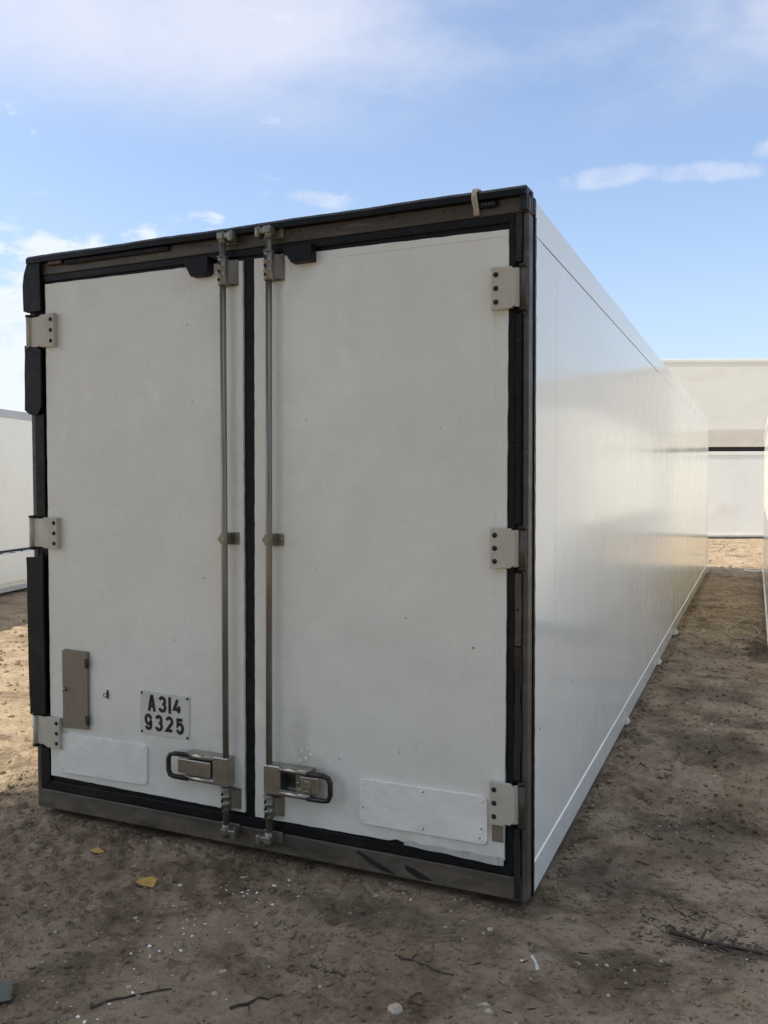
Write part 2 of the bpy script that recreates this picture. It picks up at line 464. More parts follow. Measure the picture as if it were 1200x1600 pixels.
c = t.mix(t.math('MULTIPLY', t.ramp(t.noise(co, 11, 9, 0.74, 0.6), 0.54, 0.68), 0.75), c, (0.105, 0.078, 0.052))
c = t.mix(t.math('MULTIPLY', t.ramp(fine, 0.53, 0.70), 0.75), c, (0.09, 0.067, 0.045))
c = t.mix(t.math('MULTIPLY', t.ramp(fine, 0.44, 0.27), 0.6), c, (0.56, 0.47, 0.35))
c = t.mix(t.math('MULTIPLY', t.ramp(grain, 0.58, 0.76), 0.5), c, (0.62, 0.55, 0.44))
c = t.mix(t.math('MULTIPLY', t.ramp(grain, 0.42, 0.25), 0.5), c, (0.08, 0.06, 0.042))
# dark damp stain beside the right-hand body; more dark patches in alley and foreground
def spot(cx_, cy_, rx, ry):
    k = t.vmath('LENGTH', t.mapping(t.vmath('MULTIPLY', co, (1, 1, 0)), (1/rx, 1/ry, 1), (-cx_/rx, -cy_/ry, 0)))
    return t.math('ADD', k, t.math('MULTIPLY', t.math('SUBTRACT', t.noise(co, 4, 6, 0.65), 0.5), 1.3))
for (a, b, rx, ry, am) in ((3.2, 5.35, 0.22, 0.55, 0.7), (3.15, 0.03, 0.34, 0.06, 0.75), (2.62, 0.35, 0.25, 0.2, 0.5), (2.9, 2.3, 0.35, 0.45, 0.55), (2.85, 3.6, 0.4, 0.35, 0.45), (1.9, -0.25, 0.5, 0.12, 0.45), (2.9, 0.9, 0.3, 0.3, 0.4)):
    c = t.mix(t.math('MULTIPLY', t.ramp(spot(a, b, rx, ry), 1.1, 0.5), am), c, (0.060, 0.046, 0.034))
c = t.mix(1.0, c, (0.88, 0.85, 0.775), 'MULTIPLY')
t.put(p.inputs['Base Color'], c)
p.inputs['Roughness'].default_value = 0.95
p.inputs['Specular IOR Level'].default_value = 0.15
h = t.math('ADD', t.math('MULTIPLY', fine, 1.0), t.math('MULTIPLY', grain, 0.25))
h = t.math('ADD', h, t.math('MULTIPLY', t.noise(co, 22, 5, 0.65), 1.6))
bp = t.n('ShaderNodeBump'); bp.inputs['Strength'].default_value = 0.9; bp.inputs['Distance'].default_value = 0.020
t.put(bp.inputs['Height'], h); t.put(p.inputs['Normal'], bp.outputs[0])
me.materials.append(mt)
M['dirt'] = mt

# ------------------------------------------------------------------ the near white body with its rear doors
WB, LB, HB = 2.384, 12.446, 2.573
root = empty('truck_body', (WB/2, LB/2, 0))
tag(root, 'long white box body with closed double rear doors, steel lock rods and a number plate', 'truck body')

def part(mb, name, mat, parent=None, smooth=None): return mb.build(name, mat, parent or root, smooth)

part(MB().box(2.324, 0.080, 0.118, WB, LB-0.045, 2.446), 'side_wall', M['side'])
part(MB().box(0.0, 0.080, 0.118, 0.06, LB-0.045, 2.446), 'side_wall', M['side'])
part(MB().box(0.0, LB-0.045, 0.004, WB, LB, HB, 0.006), 'front_wall', M['side'])
part(MB().box(0.003, 0.085, 2.50, WB-0.003, LB-0.05, 2.560), 'roof_panel', M['side'])
part(MB().box(0.0, 0.085, 0.015, WB-0.012, LB-0.05, 0.115), 'floor', M['dark'])
# upper cornice and lower skirt of each long side
for x0, x1, sgn in ((2.30, WB+0.0008, 1), (-0.0008, 0.08, -1)):
    mb = MB().box(x0, 0.080, 2.450, x1, LB-0.002, HB, 0.003, 2)
    part(mb, 'roof_rail', M['side'])
    xo = WB if sgn > 0 else 0.0
    prof = [(xo-sgn*0.03, 0.0), (xo+sgn*0.0035, 0.0), (xo+sgn*0.0045, 0.114), (xo+sgn*0.0005, 0.1185), (xo-sgn*0.03, 0.121)]
    mb = MB()
    A = [[mb.bm.verts.new((a, yy, b)) for a, b in prof] for yy in (0.080, LB-0.002)]
    for k in range(5): mb.bm.faces.new((A[0][k], A[0][(k+1) % 5], A[1][(k+1) % 5], A[1][k]))
    mb.bm.faces.new(A[0]); mb.bm.faces.new(A[1][::-1])
    part(mb, 'bottom_rail', M['side'])
part(MB().box(WB-0.01, 0.21, 2.4464, WB+0.0010, 4.35, 2.4496), 'sealant_line', M['seam'])
part(MB().box(WB-0.01, 4.35, 2.4466, WB+0.0006, LB-0.06, 2.4498), 'sealant_line', M['side'])
part(MB().box(WB-0.01, LB-0.050, 0.122, WB+0.004, LB+0.002, 2.449, 0.002), 'corner_trim', M['side'])
for yy, ww in ((0.455, 0.0010), (3.05, 0.0008), (7.92, 0.0008)):
    part(MB().box(WB-0.004, yy, 0.123, WB+0.0004, yy+ww*1.6, 2.4455), 'panel_seam', M['side'])
# three torn tabs of sheet bent out of the skirt foot
for yy, s_ in ((6.02, 1.05), (4.49, 0.75), (2.55, 0.55)):
    mb = MB()
    pts = [(WB+0.007, yy-0.10*s_, 0.001), (WB+0.034*s_, yy-0.02*s_, -0.012), (WB+0.05*s_, yy+0.045*s_, 0.01), (WB+0.008, yy+0.11*s_, 0.002),
           (WB+0.009, yy+0.06*s_, 0.055*s_), (WB+0.021*s_, yy, 0.045*s_), (WB+0.0085, yy-0.06*s_, 0.035*s_)]
    v = [mb.bm.verts.new(q) for q in pts]
    for q in ((0, 1, 6), (1, 5, 6), (1, 2, 5), (2, 4, 5), (2, 3, 4)): mb.bm.faces.new([v[i] for i in q])
    r_ = bmesh.ops.solidify(mb.bm, geom=mb.bm.faces[:], thickness=0.002)
    part(mb, 'torn_tab', M['side'])

# rear frame
part(MB().box(0.0, -0.004, 2.512, WB, 0.062, 2.568, 0.004), 'header', M['frame'])
mb = MB()
n = 60                                            # black roof lip with a slightly uneven top edge
prof = [(-0.034, 2.566), (-0.034, 2.588), (-0.022, 2.600), (0.085, 2.606), (0.085, 2.570)]
rings = []
for k in range(n+1):
    x = 0.012 + (2.376-0.012)*k/n
    dz = 0.0012*math.sin(k*0.4) + random.uniform(-0.0007, 0.0007)
    rings.append([mb.bm.verts.new((x, a, b+(dz if b > 2.58 else dz*0.4))) for a, b in prof])
for a, b in zip(rings, rings[1:]):
    for k in range(5): mb.bm.faces.new((a[k], a[(k+1) % 5], b[(k+1) % 5], b[k]))
mb.bm.faces.new(rings[0]); mb.bm.faces.new(rings[-1][::-1])
part(mb, 'roof_lip', M['rubber'])
part(MB().box(2.361, -0.006, 0.0, WB, 0.060, 2.509, 0.006), 'side_post', M['frame'])
part(MB().box(0.0, -0.006, 0.0, 0.028, 0.060, 2.509, 0.006), 'side_post', M['frame'])
part(MB().box(0.0285, -0.010, 0.004, 2.3605, 0.060, 0.091, 0.005), 'sill', M['frame'])
# stepped top corner where frame meets the side
mb = MB().box(2.352, -0.020, 2.515, 2.379, 0.02, 2.598, 0.003).box(2.366, 0.021, 2.515, 2.386, 0.050, 2.588, 0.003).box(2.368, 0.051, 2.515, 2.3895, 0.079, 2.575, 0.003)
part(mb, 'corner_cap', M['dark'])
# black sealing edge on the long side with a ragged rear border
mb = MB()
pts = [(0.060, 0.0)]
for k in range(90):
    pts.append((0.0815 + random.uniform(-0.003, 0.0035) + (0.006 if random.random() < 0.06 else 0), 0.002+2.508*k/89))
pts.append((0.060, 2.512))
mb.prism(pts, 2.380, 2.3895, 'x')
part(mb, 'edge_seal', M['rubber'])
# dark recess behind the door edges, the compression seals
part(MB().box(0.0285, 0.000, 0.0915, 2.3605, 0.058, 2.5115), 'door_seal', M['rubber'])
part(MB().box(2.312, -0.008, 0.094, 2.335, -0.0005, 2.508, 0.003), 'seal_lip', M['rubber'])
part(MB().box(0.040, -0.010, 2.478, 2.334, -0.0005, 2.509, 0.004), 'seal_lip', M['rubber'])
part(MB().box(0.040, -0.009, 0.094, 2.334, -0.0005, 0.136, 0.004), 'seal_lip', M['rubber'])
# hinge side cover strips on the right with rivets
def strip(z0, z1, x0=2.3365, x1=2.3595, y=-0.014, wob=0.003, mat='dark', rivets=4):
    mb = MB()
    k = max(3, int((z1-z0)/0.06)); left = []; right = []
    for i in range(k+1):
        z = z0+(z1-z0)*i/k
        left.append((x0+random.uniform(-wob, wob)*0.6, z)); right.append((x1+random.uniform(-wob, wob), z))
    mb.prism(left+right[::-1], y, -0.001, 'y', 0.0015)
    o = part(mb, 'cover_strip', M[mat])
    for i in range(rivets):
        MB().disc_y((x0+x1)/2+random.uniform(-0.002, 0.002), z0+(z1-z0)*(i+0.5)/rivets, y, 0.0048, 0.0035, 10).build('rivet', M['bolt'], o)
strip(2.335, 2.508, rivets=2)
strip(1.395, 2.150, mat='rubber', rivets=4, wob=0.0015)
strip(0.95, 1.215, mat='frame', wob=0.002, rivets=1)
strip(0.455, 0.945, mat='dark', wob=0.005, rivets=3)
strip(0.012, 0.275, mat='dark', wob=0.004, rivets=3)
# torn rubber flaps wrapping the left post
def flap(pts, y0=-0.026, y1=-0.0125):
    q = []
    for (a, b), (c_, d_) in zip(pts, pts[1:]+pts[:1]):
        L_ = math.hypot(c_-a, d_-b); k = max(1, int(L_/0.05))
        for i in range(k):
            u_ = i/k
            q.append((a+(c_-a)*u_+random.uniform(-0.0018, 0.0018), b+(d_-b)*u_+random.uniform(-0.001, 0.001)))
    part(MB().prism(q, y0, y1, 'y', 0.002), 'rubber_flap', M['rubber'])
flap([(0.019, 2.592), (-0.013, 2.519), (-0.019, 2.470), (-0.017, 2.350), (0.006, 2.341), (0.088, 2.345), (0.088, 2.592)])
flap([(-0.013, 2.190), (-0.020, 1.890), (0.010, 1.868), (0.060, 1.866), (0.084, 1.900), (0.086, 2.170), (0.04, 2.180)])
flap([(-0.027, 1.196), (-0.026, 0.801), (-0.020, 0.447), (0.078, 0.455), (0.076, 1.225), (0.045, 1.20)])
part(MB().prism([(0.030, 1.87), (0.031, 1.39), (0.082, 1.39), (0.085, 1.87)], -0.012, -0.001, 'y', 0.002), 'cover_strip', M['rubber'])
part(MB().prism([(0.031, 0.29), (0.030, 0.095), (0.085, 0.137), (0.082, 0.29)], -0.012, -0.001, 'y', 0.002), 'cover_strip', M['rubber'])

# header fittings
part(MB().box(0.130, -0.022, 2.549, 0.216, -0.0045, 2.574, 0.006), 'marker_light', M['redlens'])
mb = MB().box(2.196, -0.020, 2.538, 2.272, -0.0045, 2.566, 0.008)
o = part(mb, 'marker_light', M['rubber'])
for k in range(4): MB().box(2.212+0.0115*k, -0.0225, 2.546, 2.2205+0.0115*k, -0.0203, 2.558, 0.001, 1).build('lens', M['greylens'], o)
part(MB().box(0.232, -0.020, 2.543, 0.815, -0.0045, 2.566, 0.006), 'light_bar', M['rubber'])
for x, z in ((0.29, 2.555), (0.47, 2.556), (0.76, 2.555)): part(MB().disc_y(x, z, -0.020, 0.006, 0.003, 10), 'rivet', M['bolt'])
for x in (0.93, 1.02, 1.42, 1.455, 1.62, 1.84, 1.855, 2.10, 2.06): part(MB().disc_y(x, 2.546+random.uniform(-0.006, 0.010), -0.0035, 0.0042, 0.0022, 8), 'rivet', M['bolt'])
def stop(x0, x1, z0, z1, cut):
    part(MB().prism([(x0, z1), (x1, z1), (x1, z0+0.010) if cut < 0 else (x1, z0), (x1-0.02, z0), (x0+0.032, z0), (x0+0.004, z1-0.024)], -0.056, -0.010, 'y', 0.003), 'door_stop', M['rubber'])
stop(0.921, 1.042, 2.411, 2.486, -1)
stop(1.404, 1.529, 2.418, 2.484, 1)
# scrape on the sill
def smear(pts): part(MB().prism(pts, -0.0108, -0.0100, 'y'), 'scuff_mark', M['dark'])
smear([(1.70, 0.082), (1.76, 0.058), (1.84, 0.026), (1.87, 0.012), (1.80, 0.018), (1.74, 0.044), (1.69, 0.074)])
smear([(1.90, 0.060), (1.94, 0.052), (2.02, 0.016), (1.96, 0.014), (1.91, 0.036)])

# ------------------------------------------------------------------ doors
def door_outline(c4, jag=0.0011, extra=None):
    (x0, zt0), (x1, zt1), (x2, zb1), (x3, zb0) = c4
    e = [((x3, zb0), (x0, zt0)), ((x0, zt0), (x1, zt1)), ((x1, zt1), (x2, zb1)), ((x2, zb1), (x3, zb0))]
    q = []
    for k, (a, b) in enumerate(e):
        L_ = math.hypot(b[0]-a[0], b[1]-a[1]); nn = int(L_/0.035)
        for i in range(nn):
            u_ = i/nn; j = jag if i else 0
            px_, pz_ = a[0]+(b[0]-a[0])*u_, a[1]+(b[1]-a[1])*u_
            if extra: px_, pz_ = extra(k, u_, px_, pz_)
            q.append((px_+random.uniform(-j, j), pz_+random.uniform(-j, j)))
    return q
def make_door(c4, extra=None):
    mb = MB()
    mb.prism(door_outline(c4, extra=extra), -0.012, 0.0, 'y', 0.0025)
    return part(mb, 'door', M['door'])
doorL = make_door([(0.105, 2.468), (1.184, 2.462), (1.172, 0.151), (0.092, 0.163)])
def peel(k, u_, x, z):
    if k == 3:                                   # lower edge: the sheet has a notch and hangs lower towards the hinge side
        if 0.0 <= u_ < 0.40: z -= 0.004*math.sin(u_*9)
        if 0.40 <= u_ < 0.43: z += 0.010
    return x, z
doorR = make_door([(1.240, 2.464), (2.311, 2.454), (2.300, 0.147), (1.222, 0.142)], peel)
# folded sheet edges that read as thin lines
MB().box(2.262, -0.0126, 0.50, 2.2634, -0.0118, 2.16).build('panel_seam', M['door'], doorR)
MB().box(1.62, -0.0126, 2.428, 2.306, -0.0118, 2.4292).build('panel_seam', M['hinge'], doorR)
# a bent lip of sheet at the foot of the right door
mb = MB()
nn = 24; A = []; B = []
for k in range(nn+1):
    x = 1.90+(2.298-1.90)*k/nn
    A.append(mb.bm.verts.new((x, -0.0128, 0.156+0.003*math.sin(k*0.9))))
    B.append(mb.bm.verts.new((x, -0.0145-0.007*math.sin(math.pi*min(1, k/nn*1.15)*0.5)*abs(math.sin(k*0.2+1)), 0.139-0.010*k/nn + 0.0012*math.sin(k*0.8))))
for k in range(nn): mb.bm.faces.new((A[k], A[k+1], B[k+1], B[k]))
bmesh.ops.solidify(mb.bm, geom=mb.bm.faces[:], thickness=0.0015)
mb.build('bent_lip', M['door'], doorR, True)
MB().box(2.252, -0.0138, 0.214, 2.296, -0.0122, 0.276).build('bare_patch', M['hatch'], doorR)

# hinges
def hinge(door, xin, xout, xk, z0, z1, right=True):
    """plate with chamfered outer corners, a folded arm and a knuckle; three dark bolts"""
    mb = MB()
    s_ = 1 if right else -1
    c_ = 0.018
    pl = [(xin, z0), (xout-s_*c_, z0+0.003), (xout, z0+c_), (xout, z1-c_), (xout-s_*c_, z1-0.002), (xin, z1)]
    mb.prism(pl, -0.036, -0.0205, 'y', 0.002)
    mb.box(min(xin, xin+s_*0.055), -0.0200, z0+0.004, max(xin, xin+s_*0.055), -0.0125, z1-0.004)
    # folded arm down to the knuckle
    pr = [(xout-s_*0.006, -0.034), (xout+s_*0.010, -0.022), (xk-s_*0.012, -0.018), (xk-s_*0.012, -0.010), (xout+s_*0.004, -0.010), (xout-s_*0.006, -0.0205)]
    mb.prism(pr, z0+0.008, z1-0.008, 'z')
    o = mb.build('hinge', M['hinge'], door)
    kn = MB().tube([(xk, -0.017, z0+0.006), (xk, -0.017, z1-0.006)], 0.0125, 12)
    if right: kn.box(xk+0.0085, -0.022, z0+0.012, xk+0.0135, -0.0125, z1-0.012, 0.001, 1)
    kn.build('hinge_knuckle', M['frame'] if right else M['hinge'], door)
    MB().tube([(xk, -0.017, z0-0.006), (xk, -0.017, z0+0.005)], 0.0150, 12).build('hinge_collar', M['bolt'], door)
    MB().tube([(xk, -0.017, z1-0.005), (xk, -0.017, z1+0.006)], 0.0150, 12).build('hinge_collar', M['bolt'], door)
    for k in range(3):
        z = z0+(z1-z0)*(0.18+0.32*k)
        x = xin+s_*0.018
        MB().tube([(x, -0.0360, z), (x, -0.0378, z), (x, -0.0378, z), (x, -0.0405, z)], 0.0098, 10, True, [0.0098, 0.0095, 0.0055, 0.0052]).build('hinge_bolt', M['bolt'], door)
    return o
hinge(doorR, 2.252, 2.344, 2.366, 2.165, 2.318)
hinge(doorR, 2.249, 2.342, 2.366, 1.231, 1.380)
hinge(doorR, 2.248, 2.344, 2.366, 0.289, 0.445)
hinge(doorL, 0.176, 0.080, 0.006, 2.173, 2.326, False)
hinge(doorL, 0.176, 0.078, 0.004, 1.240, 1.388, False)
hinge(doorL, 0.171, 0.074, 0.006, 0.302, 0.450, False)

# lock rods with guides, cams, keepers and handles
def lock(door, xt, xb, right):
    s_ = 1 if right else -1
    yr = -0.050
    def xr(z): return xb+(xt-xb)*z/2.55
    MB().tube([(xr(0.05), yr, 0.05), (xr(2.54), yr, 2.54)], 0.0135, 14).build('lock_rod', M['steel'], door)
    # long ribbed guides, top and bottom, on a flanged back plate
    for z0, z1 in ((2.358, 2.470), (0.165, 0.256)):
        x = xr((z0+z1)/2)
        mb = MB()
        pts = []; rr = []
        for u_, r__ in ((0, .0205), (.10, .0205), (.30, .0195), (.33, .0225), (.37, .0225), (.40, .0190), (.62, .0190), (.65, .0225), (.69, .0225), (.72, .0195), (.93, .0205), (1, .0205)):
            pts.append((x, yr, z0+(z1-z0)*u_)); rr.append(r__)
        mb.tube(pts, 0.02, 16, True, rr)
        mb.tube([(x, yr, z1), (x, yr, z1+0.005)], 0.0235, 16)
        px0, px1 = (x-0.026, x+0.052)
        mb.box(px0, -0.018, z0+0.002, px1, -0.0125, z1-0.002, 0.002)
        mb.box(x-0.021, -0.046, z0+0.004, x+0.021, -0.0185, z1-0.004, 0.002)
        mb.prism([(x+0.020, -0.040), (x+0.050, -0.020), (x+0.050, -0.0185), (x+0.020, -0.0185)], z0+0.008, z1-0.008, 'z')
        mb.build('rod_guide', M['steel'], door)
        for k in range(3):
            h_ = MB()
            zz = z0+(z1-z0)*(0.18+0.32*k)
            h_.tube([(x-0.006, yr-0.0205, zz-0.006), (x-0.006, yr-0.0222, zz), (x-0.006, yr-0.0205, zz+0.006)], 0.005, 8, True, [0.0035, 0.0055, 0.0035])
            h_.build('guide_slot', M['bolt'], door)
    # mid bracket
    x = xr(1.31)
    mb = MB().box(x-0.024, -0.017, 1.287, x+0.050, -0.0125, 1.338, 0.002)
    pts = [(x+0.0195*math.cos(a), yr+0.0195*math.sin(a)) for a in np.linspace(math.pi, 2*math.pi, 11)]
    mb.prism([(x-0.0195, -0.0175)]+pts+[(x+0.0195, -0.0175)], 1.291, 1.334, 'z', 0.001)
    mb.prism([(x-0.0215, -0.0175), (x-0.0215, yr-0.016), (x-0.012, yr-0.0225), (x+0.012, yr-0.0225), (x+0.0215, yr-0.016), (x+0.0215, -0.0175)], 1.304, 1.321, 'z', 0.001)
    mb.disc_y(x+0.038, 1.3125, -0.017, 0.0085, 0.006, 10)
    mb.build('rod_bracket', M['steel'], door)
    # cam heads: T-shaped cast head reaching to one side, with a round keeper roller
    for top in (True, False):
        zc_ = 2.556 if top else 0.076
        x = xr(zc_); sg = (1 if top else 1)
        dirx = (-1 if right else 1)
        mb = MB()
        mb.tube([(x, yr, zc_-0.03 if top else zc_+0.03), (x, yr, zc_+0.012 if top else zc_-0.012)], 0.0165, 12)
        mb.box(x-0.016, yr-0.022, zc_-0.014, x+0.016, -0.018, zc_+0.017, 0.005)
        xa, xb_ = sorted((x+dirx*0.010, x+dirx*0.050))
        mb.box(xa, yr-0.016, zc_-0.012, xb_, yr+0.010, zc_+0.014, 0.006)
        xa, xb_ = sorted((x+dirx*0.034, x+dirx*0.056))
        mb.box(xa, yr-0.020, zc_-0.025, xb_, yr+0.018, zc_+0.018, 0.007)
        mb.build('lock_cam', M['steel'], door)
        yk = -0.0045 if top else -0.0105
        kb = MB().box(x-0.045, yk-0.010, zc_-0.024, x+0.045, yk, zc_+0.024, 0.003)
        kb.tube([(x+dirx*0.026, yk-0.0105, zc_), (x+dirx*0.026, yk-0.03, zc_)], 0.016, 12)
        kb.disc_y(x-dirx*0.033, zc_+0.010, yk-0.010, 0.006, 0.005, 8)
        part(kb, 'cam_keeper', M['steel'])
    # handle: housing hinged on the rod, D-shaped black grip beyond it
    x = xr(0.33)
    zt, zb = 0.392, 0.270
    X = lambda v_: x+s_*v_
    mb = MB()
    mb.box(min(X(-0.020), X(0.060)), -0.064, zb-0.002, max(X(-0.020), X(0.060)), -0.0125, zt, 0.006)
    # rounded top and bottom bars
    for zz in (zt-0.013, zb+0.011):
        mb.tube([(X(0.055), -0.056, zz), (X(0.195), -0.056, zz)], 0.0120, 12)
        mb.box(min(X(0.058), X(0.195)), -0.0585, zz-0.013, max(X(0.058), X(0.195)), -0.0125, zz+0.013, 0.003)
    mb.box(min(X(0.0605), X(0.195)), -0.026, zb+0.0245, max(X(0.0605), X(0.195)), -0.0125, zt-0.0265, 0.001)
    mb.build('handle_housing', M['handle'], door)
    if right:
        q = MB().box(min(X(0.115), X(0.150)), -0.034, zb+0.032, max(X(0.115), X(0.150)), -0.0265, zt-0.036, 0.003)
        q.tube([(X(0.132), -0.0345, 0.325), (X(0.132), -0.042, 0.325)], 0.010, 12)
        q.build('catch_plate', M['steel'], door)
        q = MB().box(min(X(0.150), X(0.232)), -0.058, zb+0.027, max(X(0.150), X(0.232)), -0.040, zt-0.029, 0.003)
        q.box(min(X(0.162), X(0.196)), -0.0605, 0.318, max(X(0.162), X(0.196)), -0.0585, 0.324, 0.001, 1)
        q.tube([(X(0.170), -0.060, 0.305), (X(0.196), -0.060, 0.305), (X(0.196), -0.060, 0.345), (X(0.170), -0.060, 0.345)], 0.0025, 6)
        q.build('latch_cover', M['handle'], door)
        q = MB().box(min(X(0.062), X(0.114)), -0.0285, zb+0.028, max(X(0.062), X(0.114)), -0.0265, zt-0.030)
        for k in range(4): q.box(min(X(0.07+k*0.009), X(0.075+k*0.009)), -0.040+0.003*k, zb+0.04+0.008*k, max(X(0.07+k*0.009), X(0.075+k*0.009)), -0.0288, zt-0.05-0.003*k)
        q.build('lock_pocket', M['blackgrip'], door)
    else:
        q = MB().box(min(X(0.066), X(0.195)), -0.069, zb+0.026, max(X(0.066), X(0.195)), -0.040, zt-0.029, 0.003)
        q.box(min(X(0.1955), X(0.242)), -0.058, zb+0.029, max(X(0.1955), X(0.242)), -0.040, zt-0.034, 0.003)
        q.box(min(X(0.152), X(0.194)), -0.0715, 0.335, max(X(0.152), X(0.194)), -0.0695, 0.341, 0.001, 1)
        q.box(min(X(0.196), X(0.215)), -0.0605, 0.315, max(X(0.196), X(0.215)), -0.0585, 0.321, 0.001, 1)
        q.build('latch_cover', M['handle'], door)
    # grip
    w0, w1 = 0.185, 0.288
    path = []
    for (a, z) in ((w0, zt-0.012), (w1-0.030, zt-0.013), (w1-0.010, zt-0.020), (w1, zt-0.038), (w1, zb+0.034), (w1-0.008, zb+0.014), (w1-0.028, zb+0.009), (w0, zb+0.008)):
        path.append((X(a), -0.062, z))
    G = MB()
    sec = [(-0.008, -0.009), (0.008, -0.009), (0.009, 0.005), (0.005, 0.009), (-0.005, 0.009), (-0.009, 0.005)]
    rings = []
    cxm, czm = X((w0+w1)/2), (zt+zb)/2
    for i, q_ in enumerate(path):
        a = Vector(path[max(0, i-1)]); b = Vector(path[min(len(path)-1, i+1)])
        tg = (b-a).normalized(); nr = Vector((0, -1, 0)); sd = tg.cross(nr).normalized()
        rings.append([G.bm.verts.new(Vector(q_)+sd*u_+nr*v_) for u_, v_ in sec])
    for a, b in zip(rings, rings[1:]):
        for k in range(6): G.bm.faces.new((a[k], a[(k+1) % 6], b[(k+1) % 6], b[k]))
    G.bm.faces.new(rings[0]); G.bm.faces.new(rings[-1][::-1])
    G.build('grip', M['blackgrip'], door, True)
lock(doorL, 1.113, 1.103, False)
lock(doorR, 1.334, 1.313, True)

# fittings on the left door
mb = MB().prism([(0.185, 0.406), (0.333, 0.412), (0.337, 0.771), (0.196, 0.774), (0.185, 0.766)], -0.026, -0.0125, 'y', 0.0015)
hatch = mb.build('hatch', M['hatch'], doorL)
for z in (0.455, 0.718):
    mb = MB()
    mb.box(0.322, -0.0285, z-0.022, 0.338, -0.0262, z+0.022, 0.001, 1)
    mb.tube([(0.3395, -0.026, z-0.022), (0.3395, -0.026, z+0.022)], 0.004, 8)
    mb.build('hatch_hinge', M['dark'], doorL)
MB().disc_y(0.203, 0.590, -0.026, 0.009, 0.012, 12).build('hatch_knob', M['steel'], doorL)
mb = MB().box(0.438, -0.017, 0.565, 0.447, -0.0125, 0.604, 0.001, 1)
ring = [(0.437+0.009*math.cos(a), -0.022-0.004*math.sin(a*0.5), 0.582+0.009*math.sin(a)) for a in np.linspace(0, 2*math.pi, 13)]
mb.tube(ring, 0.0018, 6, False)
mb.build('small_hook', M['bolt'], doorL)
def riveted_sheet(c4, door, name='patch_panel', mat='patch', y0=-0.0200, y1=-0.0125, r=0.02, rows=3):
    (x0, z1), (x1, z1b), (x1b, z0b), (x0b, z0) = c4
    q = []
    for (cx_, cz_, a0) in ((x0b+r, z0+r, math.pi), (x1b-r, z0b+r, 1.5*math.pi), (x1-r, z1b-r, 0), (x0+r, z1-r, 0.5*math.pi)):
        for k in range(4):
            a = a0+k*math.pi/6; q.append((cx_+r*math.cos(a), cz_+r*math.sin(a)))
    o = MB().prism(q, y0, y1, 'y', 0.0012).build(name, M[mat], door)
    return o
riveted_sheet([(0.153, 0.377), (0.667, 0.379), (0.664, 0.198), (0.150, 0.190)], doorL)
riveted_sheet([(1.711, 0.376), (2.236, 0.378), (2.236, 0.198), (1.711, 0.198)], doorR)
for x, z in ((0.172, 0.360), (0.412, 0.361), (0.648, 0.362), (0.170, 0.207), (0.410, 0.210), (0.646, 0.214)): MB().disc_y(x, z, -0.0200, 0.0052, 0.003, 10).build('rivet', M['patch'], doorL)
for x, z in ((1.728, 0.358), (1.972, 0.362), (2.217, 0.361), (1.728, 0.216), (1.972, 0.216), (2.217, 0.214)): MB().disc_y(x, z, -0.0200, 0.0055, 0.003, 10).build('rivet', M['patch'], doorR)
for x, z in ((1.983, 0.361), (1.982, 0.217), (1.728, 0.262), (2.214, 0.255), (2.208, 0.219)): MB().disc_y(x, z, -0.0199, 0.0032, 0.0012, 8).build('rivet', M['bolt'], doorR)

plate = riveted_sheet([(0.630, 0.6225), (0.897, 0.619), (0.894, 0.4285), (0.628, 0.430)], doorL, 'number_plate', 'plate', -0.0165, -0.0125, 0.006)
for x, z in ((0.6395, 0.6135), (0.8865, 0.609), (0.884, 0.4375), (0.638, 0.440)): MB().disc_y(x, z, -0.0165, 0.0056, 0.003, 10).build('plate_screw', M['bolt'], doorL)

def arc(cx_, cz_, rx, rz, a0, a1, k=9):
    return [(cx_+rx*math.cos(math.radians(a)), cz_+rz*math.sin(math.radians(a))) for a in np.linspace(a0, a1, k)]
GLY = {
    'A': [[(0.06, 0.0), (0.44, 1.0), (0.56, 1.0), (0.94, 0.0)], [(0.24, 0.27), (0.76, 0.27)]],
    '1': [[(0.5, 0.0), (0.5, 1.0)]],
    '3': [arc(0.5, 0.74, 0.40, 0.26, 165, -62, 12) + [(0.5, 0.53)] , arc(0.5, 0.285, 0.44, 0.285, 68, -165, 14)],
    '4': [[(0.56, 1.0), (0.04, 0.26), (1.0, 0.26)], [(0.72, 0.52), (0.72, 0.0)]],
    '9': [arc(0.5, 0.68, 0.42, 0.32, -10, -350, 20)[::-1][:-1] + [(0.92, 0.34)] + arc(0.5, 0.29, 0.42, 0.29, 0, -160, 10)],
    '2': [arc(0.5, 0.72, 0.42, 0.28, 165, -25, 11) + [(0.10, 0.06), (0.98, 0.06)]],
    '5': [[(0.90, 0.95), (0.16, 0.95), (0.12, 0.52)] + arc(0.48, 0.33, 0.44, 0.33, 125, -160, 14)],
}
def ribbon(mb, pts, w, y):
    L_ = []; R_ = []
    n_ = len(pts)
    for i in range(n_):
        p0 = Vector(pts[max(0, i-1)]); p1 = Vector(pts[i]); p2 = Vector(pts[min(n_-1, i+1)])
        d0 = (p1-p0).normalized() if i > 0 else (p2-p1).normalized()
        d1 = (p2-p1).normalized() if i < n_-1 else d0
        n0 = Vector((-d0.y, d0.x)); n1 = Vector((-d1.y, d1.x))
        mm = (n0+n1)
        mm = mm.normalized() if mm.length > 1e-4 else n0
        k = w/2/max(0.45, mm.dot(n0))
        L_.append(mb.bm.verts.new((p1.x+mm.x*k, y, p1.y+mm.y*k))); R_.append(mb.bm.verts.new((p1.x-mm.x*k, y, p1.y-mm.y*k)))
    for i in range(n_-1): mb.bm.faces.new((L_[i], L_[i+1], R_[i+1], R_[i]))
